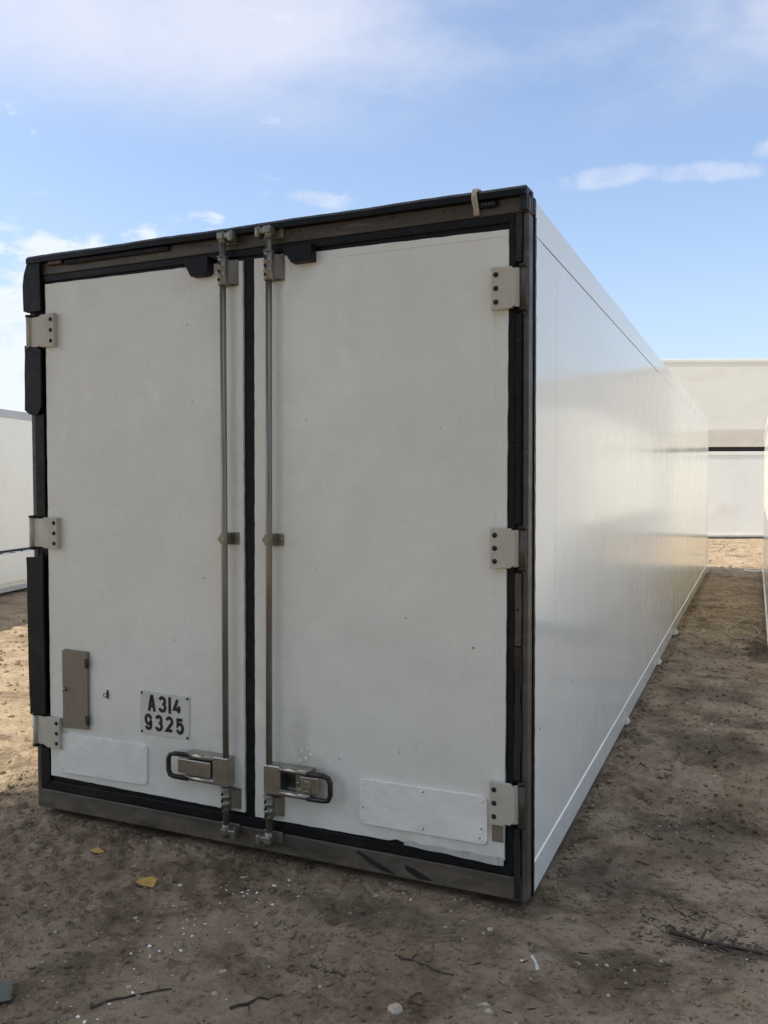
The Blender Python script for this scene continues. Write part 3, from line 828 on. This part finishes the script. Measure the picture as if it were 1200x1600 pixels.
def text(mb, s_, x0, z0, cw, ch, gap, w, slope):
    x = x0
    for ch_ in s_:
        wid = w*1.02 if ch_ == '1' else cw
        for k, st in enumerate(GLY[ch_]):
            st = [(x+w/2+(u_*(wid-w) if ch_ != '1' else 0), z0+slope*(x-x0)+w/2+v_*(ch-w)) for u_, v_ in st]
            if ch_ == '1' or ch_ == 'A' and k == 0:
                zlo, zhi = z0+slope*(x-x0), z0+slope*(x-x0)+ch
                st = [(a, zlo if abs(b-(zlo+w/2)) < 1e-6 else (zhi if ch_ == '1' else b)) for a, b in st]
            ribbon(mb, st, w, -0.0172-0.0002*k)
        x += wid+gap
mb = MB()
text(mb, 'A314', 0.6690, 0.5345, 0.0500, 0.074, 0.0075, 0.0150, -0.006)
text(mb, '9325', 0.6500, 0.4480, 0.0490, 0.075, 0.0080, 0.0150, -0.006)
lettering = mb.build('plate_lettering', M['ink'], doorL)
for pl_ in lettering.data.polygons:
    pass

# chips, rust dots and weld blemishes on the doors
def dots(door, lst, mat, name, h_=0.0012):
    mb = MB()
    for x, z, r in lst:
        q = [(x+r*random.uniform(0.5, 1.2)*math.cos(a), z+r*random.uniform(0.5, 1.2)*math.sin(a)) for a in np.linspace(0, 2*math.pi, 8)[:-1]]
        mb.prism(q, -0.0124-h_, -0.0121, 'y')
    o = mb.build(name, M[mat], door); o['kind'] = 'stuff'
dots(doorL, [(0.925, 1.895, 0.0035), (0.817, 0.86, 0.003), (0.86, 1.41, 0.002), (0.75, 1.28, 0.002), (0.30, 1.1, 0.0018), (0.905, 2.22, 0.003), (1.15, 1.45, 0.0025), (0.975, 1.14, 0.0035)], 'bolt', 'rust_speck')
dots(doorL, [(0.80, 0.60, 0.006), (0.84, 0.235, 0.004), (0.9, 0.42, 0.005), (0.87, 0.415, 0.004)], 'patch', 'filler_blob', 0.003)
dots(doorR, [(1.479, 1.798, 0.0035), (1.909, 1.025, 0.003), (2.18, 0.93, 0.004), (1.95, 0.52, 0.003), (1.88, 0.50, 0.0028), (1.62, 0.44, 0.003), (1.52, 1.2, 0.002), (1.9, 1.4, 0.002), (2.05, 1.75, 0.0022)], 'bolt', 'rust_speck')
dots(doorR, [(1.47, 0.425, 0.009), (1.45, 0.45, 0.006), (1.49, 0.44, 0.007), (1.44, 0.41, 0.006), (1.475, 0.465, 0.005), (1.63, 0.452, 0.006), (2.14, 0.90, 0.006), (1.265, 0.47, 0.007), (1.268, 0.44, 0.005), (1.56, 0.56, 0.004)], 'patch', 'filler_blob', 0.004)

# ------------------------------------------------------------------ plainer bodies standing around
def plain_body(label, loc, rz, Lx, Wy, Hz, wall, rail, base=0.14, z0=0.0, top=0.10, group=None, gapbeam=None, skirt=None, end_doors=False):
    """long box body, long side facing local -y, length along local x"""
    r_ = bpy.data.objects.new('truck_body', None); C.objects.link(r_)
    r_.location = (0, 0, 0)
    tag(r_, label, 'truck body', group)
    P = lambda mb, name, mat: mb.build(name, mat, r_)
    zb = z0
    if gapbeam:
        P(MB().box(0.02, 0.05, zb, Lx-0.02, 0.20, zb+gapbeam-0.002), 'support_beam', M['black'])  # black beam also stands in for the shaded gap between the stacked bodies
        P(MB().box(0.02, Wy-0.20, zb, Lx-0.02, Wy-0.05, zb+gapbeam-0.002), 'support_beam', M['black'])
        zb += gapbeam
    z1 = Hz+z0
    if skirt:
        P(MB().box(0, 0.012, zb, Lx, Wy-0.012, zb+skirt), 'skirt_panel', M['beige2'])
        zb += skirt
    else:
        P(MB().box(0.0, 0.0, zb+0.02, Lx, 0.05, zb+base*0.55, 0.006), 'bottom_rail', M[rail])
        P(MB().box(0.0, Wy-0.05, zb+0.02, Lx, Wy, zb+base*0.55, 0.006), 'bottom_rail', M[rail])
        P(MB().box(0.0, 0.006, zb+base*0.55, Lx, 0.05, zb+base, 0.004), 'bottom_rail', M['side2'])
        P(MB().box(0.04, 0.06, zb+0.03, Lx-0.04, Wy-0.06, zb+base), 'floor', M['dark'])
        zb += base
    P(MB().box(0.0, 0.012, zb+0.001, Lx, 0.06, z1-top), 'side_wall', M[wall])
    P(MB().box(0.0, Wy-0.06, zb+0.001, Lx, Wy-0.012, z1-top), 'side_wall', M[wall])
    P(MB().box(0.001, 0.061, zb+0.001, 0.05, Wy-0.061, z1-top), 'end_wall', M[wall])
    if end_doors:
        for a, b in ((0.10, Wy/2-0.02), (Wy/2+0.02, Wy-0.10)):
            P(MB().box(-0.012, a, zb+0.05, 0.0, b, z1-top-0.04, 0.004), 'door', M['door'])
            P(MB().tube([(-0.04, (a if a > 1 else b)+(0.06 if a > 1 else -0.06), zb+0.02), (-0.04, (a if a > 1 else b)+(0.06 if a > 1 else -0.06), z1-top)], 0.0135, 10), 'lock_rod', M['steel'])
    P(MB().box(Lx-0.05, 0.061, zb+0.001, Lx-0.001, Wy-0.061, z1-top), 'end_wall', M[wall])
    P(MB().box(0.0, 0.0, z1-top, Lx, 0.08, z1, 0.008), 'roof_rail', M[rail if rail != 'greyrail' else 'side2'])
    P(MB().box(0.0, Wy-0.08, z1-top, Lx, Wy, z1, 0.008), 'roof_rail', M[rail if rail != 'greyrail' else 'side2'])
    P(MB().box(0.002, 0.081, z1-top, Lx-0.002, Wy-0.081, z1-0.012), 'roof_panel', M[wall])
    for k in range(1, int(Lx/1.22)):
        P(MB().box(1.22*k, 0.0112, zb+0.003, 1.22*k+0.004, 0.0125, z1-top-0.002), 'panel_seam', M[wall])
    r_.location = loc; r_.rotation_euler = (0, 0, rz)
    return r_

# body parallel to the near one, across the narrow alley; its long side faces -x
rb = plain_body('white box body at the right edge, its glossy side lining the alley', (3.252, 12.755, 0), -math.pi/2, 7.20, 2.39, 2.285, 'side', 'side', 0.10, 0.0, 0.09)
# far stack, long side facing the camera
dx, dy = 0.916, 0.401
fx, fy = 1.97-dx*4.2, 21.37-dy*4.2
fl = plain_body('white box body on the ground beyond the alley, under a beige one', (fx, fy, 0), math.atan2(dy, dx), 12.4, 2.45, 2.33, 'side2', 'greyrail', 0.13, 0.0, 0.10)
fu = plain_body('beige box body stacked on top of the white one behind the alley', (fx, fy, 0), math.atan2(dy, dx), 12.4, 2.45, 2.47, 'beige', 'beige', 0.1, 2.332, 0.09, None, 0.125, 0.46)
# body to the left, turned a little
dl = Vector((-0.2504, 0.9681))
lx, ly = -6.39-dl.x*5, 5.52-dl.y*5
lb = plain_body('cream white box body with grey base rail, at the far left', (lx, ly, 0), math.atan2(dl.y, dl.x), 12.6, 2.45, 2.57, 'side2', 'roof', 0.16, 0.0, 0.115)

# ------------------------------------------------------------------ ledge with debris along the left body
def along(t_, off, z): return (lx+dl.x*t_+dl.y*off, ly+dl.y*t_-dl.x*off, z)   # off: metres out of its visible face
mb = MB()
q = [(0.0, 0.16), (0.052, 0.16), (0.052, 0.560), (0.0, 0.575)]
A = [[mb.bm.verts.new(along(tt, a+0.002, b)) for a, b in q] for tt in (0.0, 12.6)]
for k in range(4): mb.bm.faces.new((A[0][k], A[0][(k+1) % 4], A[1][(k+1) % 4], A[1][k]))
mb.bm.faces.new(A[0]); mb.bm.faces.new(A[1][::-1])
led = bpy.data.objects.new('kick_panel', bpy.data.meshes.new('kick_panel')); mb.bm.transform(Matrix.Translation((-lx, -ly, 0)));
mb.bm.transform(Matrix.Rotation(-math.atan2(dl.y, dl.x), 4, 'Z'))
bmesh.ops.recalc_face_normals(mb.bm, faces=mb.bm.faces[:]); mb.bm.to_mesh(led.data); mb.bm.free()
led.data.materials.append(M['side2']); C.objects.link(led); led.parent = lb
gap = MB().box(0.01, -0.004, 0.577, 12.59, 0.0115, 0.606).build('gap_shade_strip', M['black']); gap.parent = lb  # black strip puts the shade of the gap above the ledge into colour

def scatter_mesh(name, pts, make, mat, label=None, cat=None):
    """many small pieces in one mesh: pts = list of (x,y,z,size,rot)"""
    V = []; Fc = []; base = 0
    for q in pts:
        v_, f_ = make(*q)
        V.extend(v_); Fc.extend([[i+base for i in ff] for ff in f_]); base += len(v_)
    me_ = bpy.data.meshes.new(name); me_.from_pydata(V, [], Fc); me_.update()
    mats = mat if isinstance(mat, list) else [mat]
    for k in mats: me_.materials.append(k)
    o = bpy.data.objects.new(name, me_); C.objects.link(o)
    tag(o, label, cat, None, 'stuff')
    return o
ELR = (0.35, 1.0)
def flake(x, y, z, s_, r_):
    k = random.randint(4, 6); v_ = []
    tilt = random.uniform(-0.25, 0.25); el = random.uniform(*ELR)
    for i in range(k):
        a = r_+2*math.pi*i/k; rr = s_*random.uniform(0.6, 1.1)
        u_, w_ = rr*math.cos(a), rr*math.sin(a)*el
        ca, sa = math.cos(r_*2), math.sin(r_*2)
        v_.append((x+u_*ca-w_*sa, y+u_*sa+w_*ca, z+s_*0.12+u_*tilt))
    v2 = [(a, b, c_-s_*0.16) for a, b, c_ in v_]
    f_ = [list(range(k)), [k+i for i in range(k)][::-1]] + [[i, k+i, k+(i+1) % k, (i+1) % k] for i in range(k)]
    return v_+v2, f_
ICO = None
def lump(x, y, z, s_, r_):
    global ICO
    if ICO is None:
        ICO = []
        for sub in (1, 2):
            b = bmesh.new(); bmesh.ops.create_icosphere(b, subdivisions=sub, radius=1)
            ICO.append(([tuple(v.co) for v in b.verts], [[v.index for v in f.verts] for f in b.faces])); b.free()
    base = ICO[0] if s_ < 0.006 else ICO[1]
    ca, sa = math.cos(r_), math.sin(r_)
    ex, ey, ez = random.uniform(0.6, 1.3), random.uniform(0.6, 1.2), random.uniform(0.45, 0.8)
    v_ = []
    for a, b, c_ in base[0]:
        j = random.uniform(0.75, 1.2)*s_
        a, b, c_ = a*j*ex, b*j*ey, c_*j*ez
        v_.append((x+a*ca-b*sa, y+a*sa+b*ca, z+c_+s_*0.25))
    return v_, base[1]
def free_spot(x, y): return not (-0.02 < x < 2.41 and -0.01 < y < 12.48) and not (3.24 < x < 5.66 and 5.5 < y < 12.78)

pts = []
for k in range(70):
    tt = random.uniform(3.2, 9.0)
    x, y, z = along(tt, random.uniform(0.01, 0.05), 0.57)
    pts.append((x, y, z, random.uniform(0.012, 0.04), random.uniform(0, 6)))
lit = scatter_mesh('leaf_litter', pts, flake, M['twig'], 'dry dark leaf litter caught on the ledge of the left cream body', 'leaf litter')

# ------------------------------------------------------------------ loose matter on the ground (uncountable)
def ground_pts(nn, x0, x1, y0, y1, smin, smax, dens=None, power=2.5):
    out_ = []
    while len(out_) < nn:
        x, y = random.uniform(x0, x1), random.uniform(y0, y1)
        if not free_spot(x, y): continue
        if dens and random.random() > dens(x, y): continue
        out_.append((x, y, smin+(smax-smin)*random.random()**power, random.uniform(0, 6.28)))
    a = np.array([(q[0], q[1]) for q in out_])
    zz = ground_z(a[:, 0], a[:, 1])
    return [(q[0], q[1], float(z), q[2], q[3]) for q, z in zip(out_, zz)]
def clump(sc, th, seed):
    def f(x, y): return 1.0 if float(fbm(np.array([x]), np.array([y]), sc, 3, seed)[0])+0.5 > th+random.uniform(-0.06, 0.06) else 0.12
    return f
pp = ground_pts(11000, -0.6, 3.7, -1.7, 1.4, 0.0015, 0.0125, clump(2.2, 0.5, 77), 3.4) + ground_pts(2600, 2.42, 3.6, 0, 9, 0.003, 0.016, None, 3) + ground_pts(2600, -5, -0.03, 0.0, 6, 0.004, 0.026, None, 3)
pp += ground_pts(900, 2.395, 2.46, 0.0, 12.4, 0.004, 0.020, None, 2) + ground_pts(350, 0.0, 2.4, -0.07, -0.012, 0.003, 0.012, None, 2)
scatter_mesh('dirt_clod', pp, lump, M['dirt'], 'loose crumbs and clods of dry brown dirt over the yard', 'dirt')
pp = ground_pts(2000, -0.6, 3.7, -1.7, 1.2, 0.0014, 0.007, clump(1.6, 0.55, 5), 4)
scatter_mesh('gravel', pp, lump, M['stone'], 'small pale pebbles pressed into the brown dirt', 'gravel')
ELR = (0.12, 0.5)
pp = ground_pts(2600, -0.6, 3.7, -1.6, 1.5, 0.002, 0.013, clump(3.0, 0.55, 44), 3) + ground_pts(420, 2.42, 3.5, 1.5, 11, 0.004, 0.024, None, 2.5) + ground_pts(140, 1.0, 4.0, 13.2, 20.5, 0.01, 0.07, None, 2) + ground_pts(260, -5, -0.05, 0.3, 6, 0.006, 0.03, None, 2.5)
pp += ground_pts(420, 2.75, 3.5, -0.15, 0.30, 0.003, 0.020, lambda x, y: math.exp(-((y-0.05)/0.10)**2), 1.6)
scatter_mesh('plant_litter', pp, flake, M['litter'], 'dark flakes of bark and dead leaf strewn over the dirt', 'plant litter')
ELR = (0.03, 0.07)
pp = ground_pts(260, -0.5, 3.6, -1.6, 1.5, 0.006, 0.022, None, 1.8)
scatter_mesh('straw_bits', pp, flake, M['straw'], 'short pale bits of straw lying on the dirt', 'straw')
pp = ground_pts(520, -0.5, 3.6, -1.6, 1.5, 0.006, 0.028, clump(2.0, 0.5, 12), 2.2)
scatter_mesh('twig_bits', pp, flake, M['twig'], 'short thin dark bits of twig lying on the dirt', 'twig bits')
ELR = (0.4, 1.0)
def chip_dens(x, y):
    # band of flakes from the foot of the right lock rod towards the camera
    tt = (0.0-y); xc = 1.42-0.12*tt
    b1 = math.exp(-((x-xc)/0.13)**2)*(1.0 if -1.25 < y < -0.02 else 0)
    xc2 = 1.05+0.35*(y+1.0)
    return max(b1*(0.35+0.65*math.exp(-((y+0.35)/0.25)**2)), 0.012)
pp = ground_pts(170, 0.2, 3.2, -1.35, -0.02, 0.002, 0.0105, chip_dens, 2.2)
def alley_d(x, y): return math.exp(-((x-2.75+0.05*(y-4))/0.16)**2)*(1.0 if 2.5 < y < 7.5 else 0.25)
pp += ground_pts(90, 2.43, 3.22, 1.6, 9.5, 0.004, 0.013, alley_d, 2)
scatter_mesh('paint_flake', pp, flake, M['chip'], 'white paint flakes scattered on the dirt below the lock rods', 'paint flakes')

# ------------------------------------------------------------------ single things on the ground
def leaf_thing(x, y, L_, W__, rz, label, curl):
    r_ = empty('fallen_leaf', (x, y, gz(x, y)+0.006), rz)
    tag(r_, label, 'leaf', 'yellow fallen leaves')
    mb = MB(); n_ = 10; A = []; Bv = []; mdl = []
    for k in range(n_+1):
        u_ = k/n_; w = W__*0.5*math.sin(math.pi*u_**0.85)*(1+0.12*math.sin(k*2.2))
        zc_ = curl*math.sin(math.pi*u_)*0.5+0.003
        A.append(mb.bm.verts.new((L_*(u_-0.5), w, zc_+curl*0.8*w/W__+0.002*math.sin(k*1.7))))
        mdl.append(mb.bm.verts.new((L_*(u_-0.5), 0, zc_-0.002)))
        Bv.append(mb.bm.verts.new((L_*(u_-0.5), -w, zc_+curl*0.5*w/W__+0.002*math.cos(k*2.1))))
    for k in range(n_):
        mb.bm.faces.new((mdl[k], mdl[k+1], A[k+1], A[k])); mb.bm.faces.new((Bv[k], Bv[k+1], mdl[k+1], mdl[k]))
    bmesh.ops.remove_doubles(mb.bm, verts=mb.bm.verts[:], dist=0.0004)
    me_ = bpy.data.meshes.new('blade'); mb.bm.to_mesh(me_); mb.bm.free(); me_.materials.append(M['leaf'])
    for q_ in me_.polygons: q_.use_smooth = True
    o = bpy.data.objects.new('blade', me_); C.objects.link(o); o.parent = r_
    mb = MB().tube([(-L_*0.74, 0.003, 0.001), (-L_*0.6, 0.0, 0.004), (-L_*0.48, 0, 0.003)], 0.0012, 6)
    me_ = bpy.data.meshes.new('stalk'); mb.bm.to_mesh(me_); mb.bm.free(); me_.materials.append(M['straw'])
    o = bpy.data.objects.new('stalk', me_); C.objects.link(o); o.parent = r_
leaf_thing(0.600, -0.275, 0.075, 0.050, 0.35, 'small yellow dead leaf, nearer the left corner of the near body', 0.012)
leaf_thing(0.970, -0.405, 0.105, 0.075, 2.75, 'larger yellow dead leaf lying in front of the lock handles', 0.016)

def twig(name, pts2, rad, mat, label, cat, group=None, fork=None, lift=0.0005, jig=0.006, n=7):
    """stick lying on the ground along 2D points"""
    P = [Vector((a, b)) for a, b in pts2]; fine_ = []
    for a, b in zip(P, P[1:]):
        k = max(2, int((b-a).length/0.025))
        for i in range(k): fine_.append(a+(b-a)*i/k)
    fine_.append(P[-1])
    path = []; rr = []
    for i, q in enumerate(fine_):
        j = Vector((random.uniform(-jig, jig), random.uniform(-jig, jig)))*(0 if mat == 'white' else 1)
        q = q+j; path.append((q.x, q.y, gz(q.x, q.y)+lift+rad*0.6)); rr.append(rad*(1-0.6*i/len(fine_))*random.uniform(0.85, 1.15))
    mb = MB().tube(path, rad, n, True, rr)
    if fork:
        for idx, ddx, ddy in fork:
            a = path[int(idx*(len(path)-1))]
            e = [(a[0]+ddx*u_, a[1]+ddy*u_, gz(a[0]+ddx*u_, a[1]+ddy*u_)+lift+0.004*math.sin(u_*3)) for u_ in (0, 0.5, 1.0)]
            mb.tube(e, rad*0.55, 6, True, [rad*0.55, rad*0.45, rad*0.2])
    o = mb.build(name, M[mat])
    tag(o, label, cat, group)
    return o
twig('twig', [(1.319, -1.087), (1.38, -1.005), (1.492, -0.905)], 0.0046, 'twig', 'long dark twig in the left foreground, below the yellow leaves', 'twig', 'twigs on the dirt', [(0.05, -0.02, 0.03)])
twig('twig', [(1.704, -0.914), (1.76, -0.85), (1.816, -0.805)], 0.0050, 'twig', 'short thick dark twig in the middle foreground beside pale stones', 'twig', 'twigs on the dirt', [(0.4, 0.03, -0.04)])
twig('twig', [(2.055, -0.470), (2.14, -0.480), (2.20, -0.498), (2.265, -0.500)], 0.0040, 'twig', 'thin knotty twig under the right riveted patch panel, nearest the bottom', 'twig', 'twigs on the dirt', [(0.3, 0.01, 0.05), (0.6, 0.03, -0.03)])
twig('twig', [(2.215, -0.635), (2.185, -0.665), (2.20, -0.715), (2.235, -0.725), (2.245, -0.69), (2.228, -0.645)], 0.0026, 'twig', 'looped brown stem curled into an oval in the bottom foreground', 'twig', 'twigs on the dirt', None, 0.006, 0.004)
twig('twig', [(2.88, 0.06), (2.97, 0.045), (3.06, 0.055), (3.17, 0.035)], 0.0085, 'twig', 'dark rotten root lying in the trench at the lower right edge', 'root', None, [(0.1, -0.05, 0.05), (0.3, 0.02, 0.09), (0.5, 0.05, -0.05), (0.7, -0.02, 0.06)])
twig('twig', [(2.885, 0.20), (2.93, 0.165), (2.955, 0.215), (2.985, 0.19)], 0.0035, 'twig', 'thin wiry twig just above the dark root', 'twig', 'twigs on the dirt', [(0.5, 0.02, 0.05)])
twig('grass_stalk', [(2.427, 0.245), (2.45, 0.185), (2.487, 0.113)], 0.0020, 'straw', 'pale dry stalk on the dirt beside the right foot of the near body', 'stalk', None, None, 0.006, 0.002)
twig('grass_stalk', [(0.47, -0.31), (0.52, -0.27), (0.535, -0.23)], 0.0015, 'straw', 'thin pale straw beside the smaller yellow leaf', 'stalk', None, None, 0.006, 0.002)
twig('twig', [(1.82, -0.63), (1.86, -0.60), (1.875, -0.64), (1.92, -0.62)], 0.0030, 'twig', 'small forked dark sprig left of the thin knotty twig', 'twig', 'twigs on the dirt', [(0.4, 0.02, 0.05), (0.7, 0.04, 0.03)])
twig('twig', [(2.57, 1.72), (2.66, 1.70), (2.76, 1.75)], 0.004, 'twig', 'dark bent twig lying across the alley mouth', 'twig', 'twigs on the dirt')
# white sliver
mb = MB()
a = Vector((2.478, -0.325)); b = Vector((2.515, -0.395)); nr = Vector((b-a)).normalized(); sd = Vector((-nr.y, nr.x))
L1 = []; L2 = []
for k in range(7):
    u_ = k/6; c_ = a+(b-a)*u_+sd*0.004*math.sin(u_*math.pi); w = 0.0035+0.0022*abs(u_-0.5)*2
    z = gz(c_.x, c_.y)+0.010
    L1.append(mb.bm.verts.new((c_.x+sd.x*w, c_.y+sd.y*w, z+0.002))); L2.append(mb.bm.verts.new((c_.x-sd.x*w, c_.y-sd.y*w, z)))
for k in range(6): mb.bm.faces.new((L1[k], L1[k+1], L2[k+1], L2[k]))
bmesh.ops.solidify(mb.bm, geom=mb.bm.faces[:], thickness=0.003)
tag(mb.build('plastic_sliver', M['white']), 'thin bright white sliver on the dirt in front of the right corner', 'scrap')
# loop of pale wire in the alley and string by its far end
pts = []
for k in range(30):
    a = 2*math.pi*k/29+2.3
    x, y = 3.03+0.155*math.cos(a), 6.35+0.40*math.sin(a)
    pts.append((x, y, gz(x, y)+0.016))
pts += [(2.98, 6.95, gz(2.98, 6.95)+0.018), (3.07, 7.25, gz(3.07, 7.25)+0.018), (3.12, 7.45, gz(3.12, 7.45)+0.018)]
tag(MB().tube(pts, 0.0055, 6).build('wire_loop', M['wire']), 'pale loop of wire lying in the alley near the right-hand body', 'wire')
pts = [(x, y, gz(x, y)+0.022) for x, y in ((2.98, 12.85), (3.06, 12.72), (3.16, 12.68), (3.30, 12.86), (3.45, 12.95))]
tag(MB().tube(pts, 0.014, 6).build('cord', M['white']), 'white cord on the dirt at the far end of the alley', 'cord')
# cut metal channel at the left lower edge
ox = empty('metal_offcut', (1.045, -1.165, gz(1.045, -1.165)+0.012), math.radians(-42))
tag(ox, 'grey green piece of folded metal half in view at the bottom left edge', 'scrap metal')
for nm, bx in (('web', (-0.07, -0.035, 0.0, 0.035, 0.03, 0.004)), ('flange', (-0.07, 0.0265, 0.0042, 0.035, 0.030, 0.022)), ('flange', (-0.07, -0.035, 0.0042, 0.035, -0.0315, 0.026))):
    mb = MB().box(*bx, 0.0008, 1)
    me_ = bpy.data.meshes.new(nm); mb.bm.to_mesh(me_); mb.bm.free(); me_.materials.append(M['offcut'])
    o = bpy.data.objects.new(nm, me_); C.objects.link(o); o.parent = ox
# stones large enough to pick out
STN = [(2.165, -0.735, 0.020, 'flat pale stone at the bottom edge, left of the looped stem'), (2.405, -0.615, 0.014, 'rounded pale stone at the bottom, left one of a touching pair'),
       (2.425, -0.640, 0.015, 'long pale stone at the bottom, right one of a touching pair'), (1.355, -0.955, 0.011, 'round grey stone beside the long left twig'),
       (1.835, -0.135, 0.010, 'pale stone on the dirt below the right-hand sill scuff'), (1.575, -0.765, 0.011, 'pale stone between the long left twig and the short thick twig'),
       (2.30, -0.20, 0.010, 'pale angular stone just in front of the right corner'), (1.10, -0.62, 0.010, 'small pale stone below the larger yellow leaf'),
       (2.62, -0.30, 0.010, 'small pale stone right of the white sliver'), (1.62, -0.875, 0.009, 'smallest pale stone near the short thick twig')]
for x, y, r, lab in STN:
    b = MB(); bmesh.ops.create_icosphere(b.bm, subdivisions=2, radius=1)
    ex, ey, ez = r*random.uniform(0.9, 1.5), r*random.uniform(0.8, 1.1), r*random.uniform(0.5, 0.75)
    ph = random.uniform(0, 6)
    for v in b.bm.verts:
        k = 1+0.16*math.sin(v.co.x*3.1+ph)+0.12*math.sin(v.co.y*4.3+ph*2)+random.uniform(-0.05, 0.05)
        v.co = Vector((v.co.x*ex*k, v.co.y*ey*k, v.co.z*ez*k))
    me_ = bpy.data.meshes.new('stone'); b.bm.to_mesh(me_); b.bm.free(); me_.materials.append(M['stone'])
    o = bpy.data.objects.new('stone', me_); C.objects.link(o); o.location = (x, y, gz(x, y)+ez*0.12); o.rotation_euler = (0, 0, ph)
    tag(o, lab, 'stone', 'pale stones in the dirt')
# cord hanging over the roof lip
path = [(2.190, 0.05, 2.6085), (2.187, -0.005, 2.609), (2.186, -0.030, 2.603), (2.186, -0.0405, 2.590), (2.185, -0.0385, 2.565), (2.184, -0.014, 2.548), (2.185, -0.011, 2.517)]
mb = MB()
for k in (0, 1):
    mb.tube([(a+0.010*k-0.003*k*(i == 3), b, c_) for i, (a, b, c_) in enumerate(path)], 0.0062, 8)
tag(mb.build('strap', M['strap']), 'short off-white strap hanging over the black roof lip above the right door', 'strap')

# ------------------------------------------------------------------ unseen tree, assumed left of and behind the camera to give shade
tree = empty('unseen_shade_tree', (-2.6, -3.6, -0.03))
tag(tree, 'unseen broad leafy tree assumed left of the camera, shading the doors and foreground', 'tree')
mb = MB()
T0 = Vector((-2.6, -3.6, -0.05))
mb.tube([T0, T0+Vector((0.03, 0.05, 1.2)), T0+Vector((0.12, 0.16, 2.8)), T0+Vector((0.2, 0.4, 4.6)), T0+Vector((0.3, 0.8, 6.4))], 0.2, 12, True, [0.30, 0.22, 0.19, 0.15, 0.06])
mb.build('trunk', M['bark'], tree)
cot = 1/math.tan(SUN_EL)
# foliage clumps set along the sun's rays to shade doors and foreground
clumps = []
for gx in np.arange(0.10, 4.4, 0.45):
    for gy in np.arange(-2.4, 1.9, 0.45):
        # keep the western border of the shade along the frame of the doors
        if gx < 0.25 and gy < -0.3: continue
        if gy < -1.9 and gx > 3: continue
        for z in (random.uniform(4.4, 6.0), random.uniform(6.0, 7.8)): clumps.append((Vector((gx+random.uniform(-0.12, 0.12)+SUN_H.x*cot*z, gy+random.uniform(-0.12, 0.12)+SUN_H.y*cot*z, z)), random.uniform(0.40, 0.52)))
for k in range(26):
    a = random.uniform(0, 6.28); z = random.uniform(4.8, 7.5); rr = random.uniform(0.6, 2.2)
    q = Vector((-3.4+rr*math.cos(a)*0.8, -4.2+rr*math.sin(a)*0.7, z)); clumps.append((q, random.uniform(0.4, 0.6)))
fork = T0+Vector((0.2, 0.4, 4.4))
limb = MB()
for q, r in clumps[::5]:
    mid_ = fork.lerp(q, 0.5)+Vector((random.uniform(-0.2, 0.2), random.uniform(-0.2, 0.2), -0.2))
    limb.tube([fork-Vector((0, 0, random.uniform(0, 1.0))), mid_, q], 0.04, 6, True, [0.06, 0.035, 0.012])
limb.build('limb', M['bark'], tree)
def leaf_mesh(clumps, origin, per, lmin, lmax):
    LV = []; LF = []; nl = 0
    for q, r in clumps:
        kk = int(per*(r/0.42)**2)
        v = rng.normal(size=(kk, 3)); v /= np.linalg.norm(v, axis=1)[:, None]; v *= (rng.random(kk)**0.4)[:, None]*r
        v[:, 2] *= 0.8
        c0 = v+np.array(q)
        d1 = rng.normal(size=(kk, 3)); d1[:, 2] *= 0.5; d1 /= np.linalg.norm(d1, axis=1)[:, None]
        up = rng.normal(size=(kk, 3))*0.5+np.array([0, 0, 1.0]); d2 = np.cross(up, d1); d2 /= np.linalg.norm(d2, axis=1)[:, None]
        Ls = rng.uniform(lmin, lmax, kk)[:, None]; Ws = Ls*0.45
        quad = np.stack([c0-d1*Ls, c0+d2*Ws, c0+d1*Ls, c0-d2*Ws], 1)
        LV.append(quad.reshape(-1, 3)); LF.append(np.arange(kk*4).reshape(kk, 4)+nl); nl += kk*4
    LV = np.concatenate(LV)-np.array(origin); LF = np.concatenate(LF)
    me_ = bpy.data.meshes.new('crown'); me_.from_pydata(LV.tolist(), [], LF.tolist()); me_.update(); me_.materials.append(M['foliage'])
    return me_
crown = bpy.data.objects.new('crown', leaf_mesh(clumps, tree.location, 190, 0.055, 0.085)); C.objects.link(crown); crown.parent = tree

# unseen trees added behind the camera to darken the doors and foreground
proto = empty('unseen_shade_tree', (0, 0, 0))
mb = MB()
mb.tube([(0, 0, -0.1), (0.05, 0, 1.5), (0.0, 0.1, 3.5), (0.1, 0, 6.5)], 0.2, 10, True, [0.26, 0.2, 0.16, 0.05])
trunk_o = mb.build('trunk', M['bark'], proto)
cl = []
for k in range(70):
    a = random.uniform(0, 6.28); z = random.uniform(1.6, 8.6); rr = 2.3*math.sqrt(random.random())*math.sin(math.pi*min(1, max(0.12, (z-0.6)/8.4)))**0.6
    cl.append((Vector((rr*math.cos(a), rr*math.sin(a), z)), random.uniform(0.6, 0.95)))
crown_o = bpy.data.objects.new('crown', leaf_mesh(cl, (0, 0, 0), 34, 0.12, 0.19)); C.objects.link(crown_o); crown_o.parent = proto
ROW = [(0.2, -8.8, 0.3, 1.0, 'unseen bushy tree added behind the viewer, blocking sky light from the doors'),
       (4.6, -9.2, 1.7, 1.08, 'unseen taller tree added behind the viewer, blocking light in line with the alley'),
       (8.6, -8.3, 3.1, 0.95, 'unseen bushy tree added behind the viewer at the right, blocking sky light')]
for k, (x, y, rz, sc, lab) in enumerate(ROW):
    if k == 0: r_ = proto
    else:
        r_ = proto.copy(); C.objects.link(r_)
        for ch in (trunk_o, crown_o):
            c_ = ch.copy(); C.objects.link(c_); c_.parent = r_
    r_.location = (x, y, 0); r_.rotation_euler = (0, 0, rz); r_.scale = (sc, sc, sc)
    tag(r_, lab, 'tree', 'unseen trees added to block light from behind the viewer')
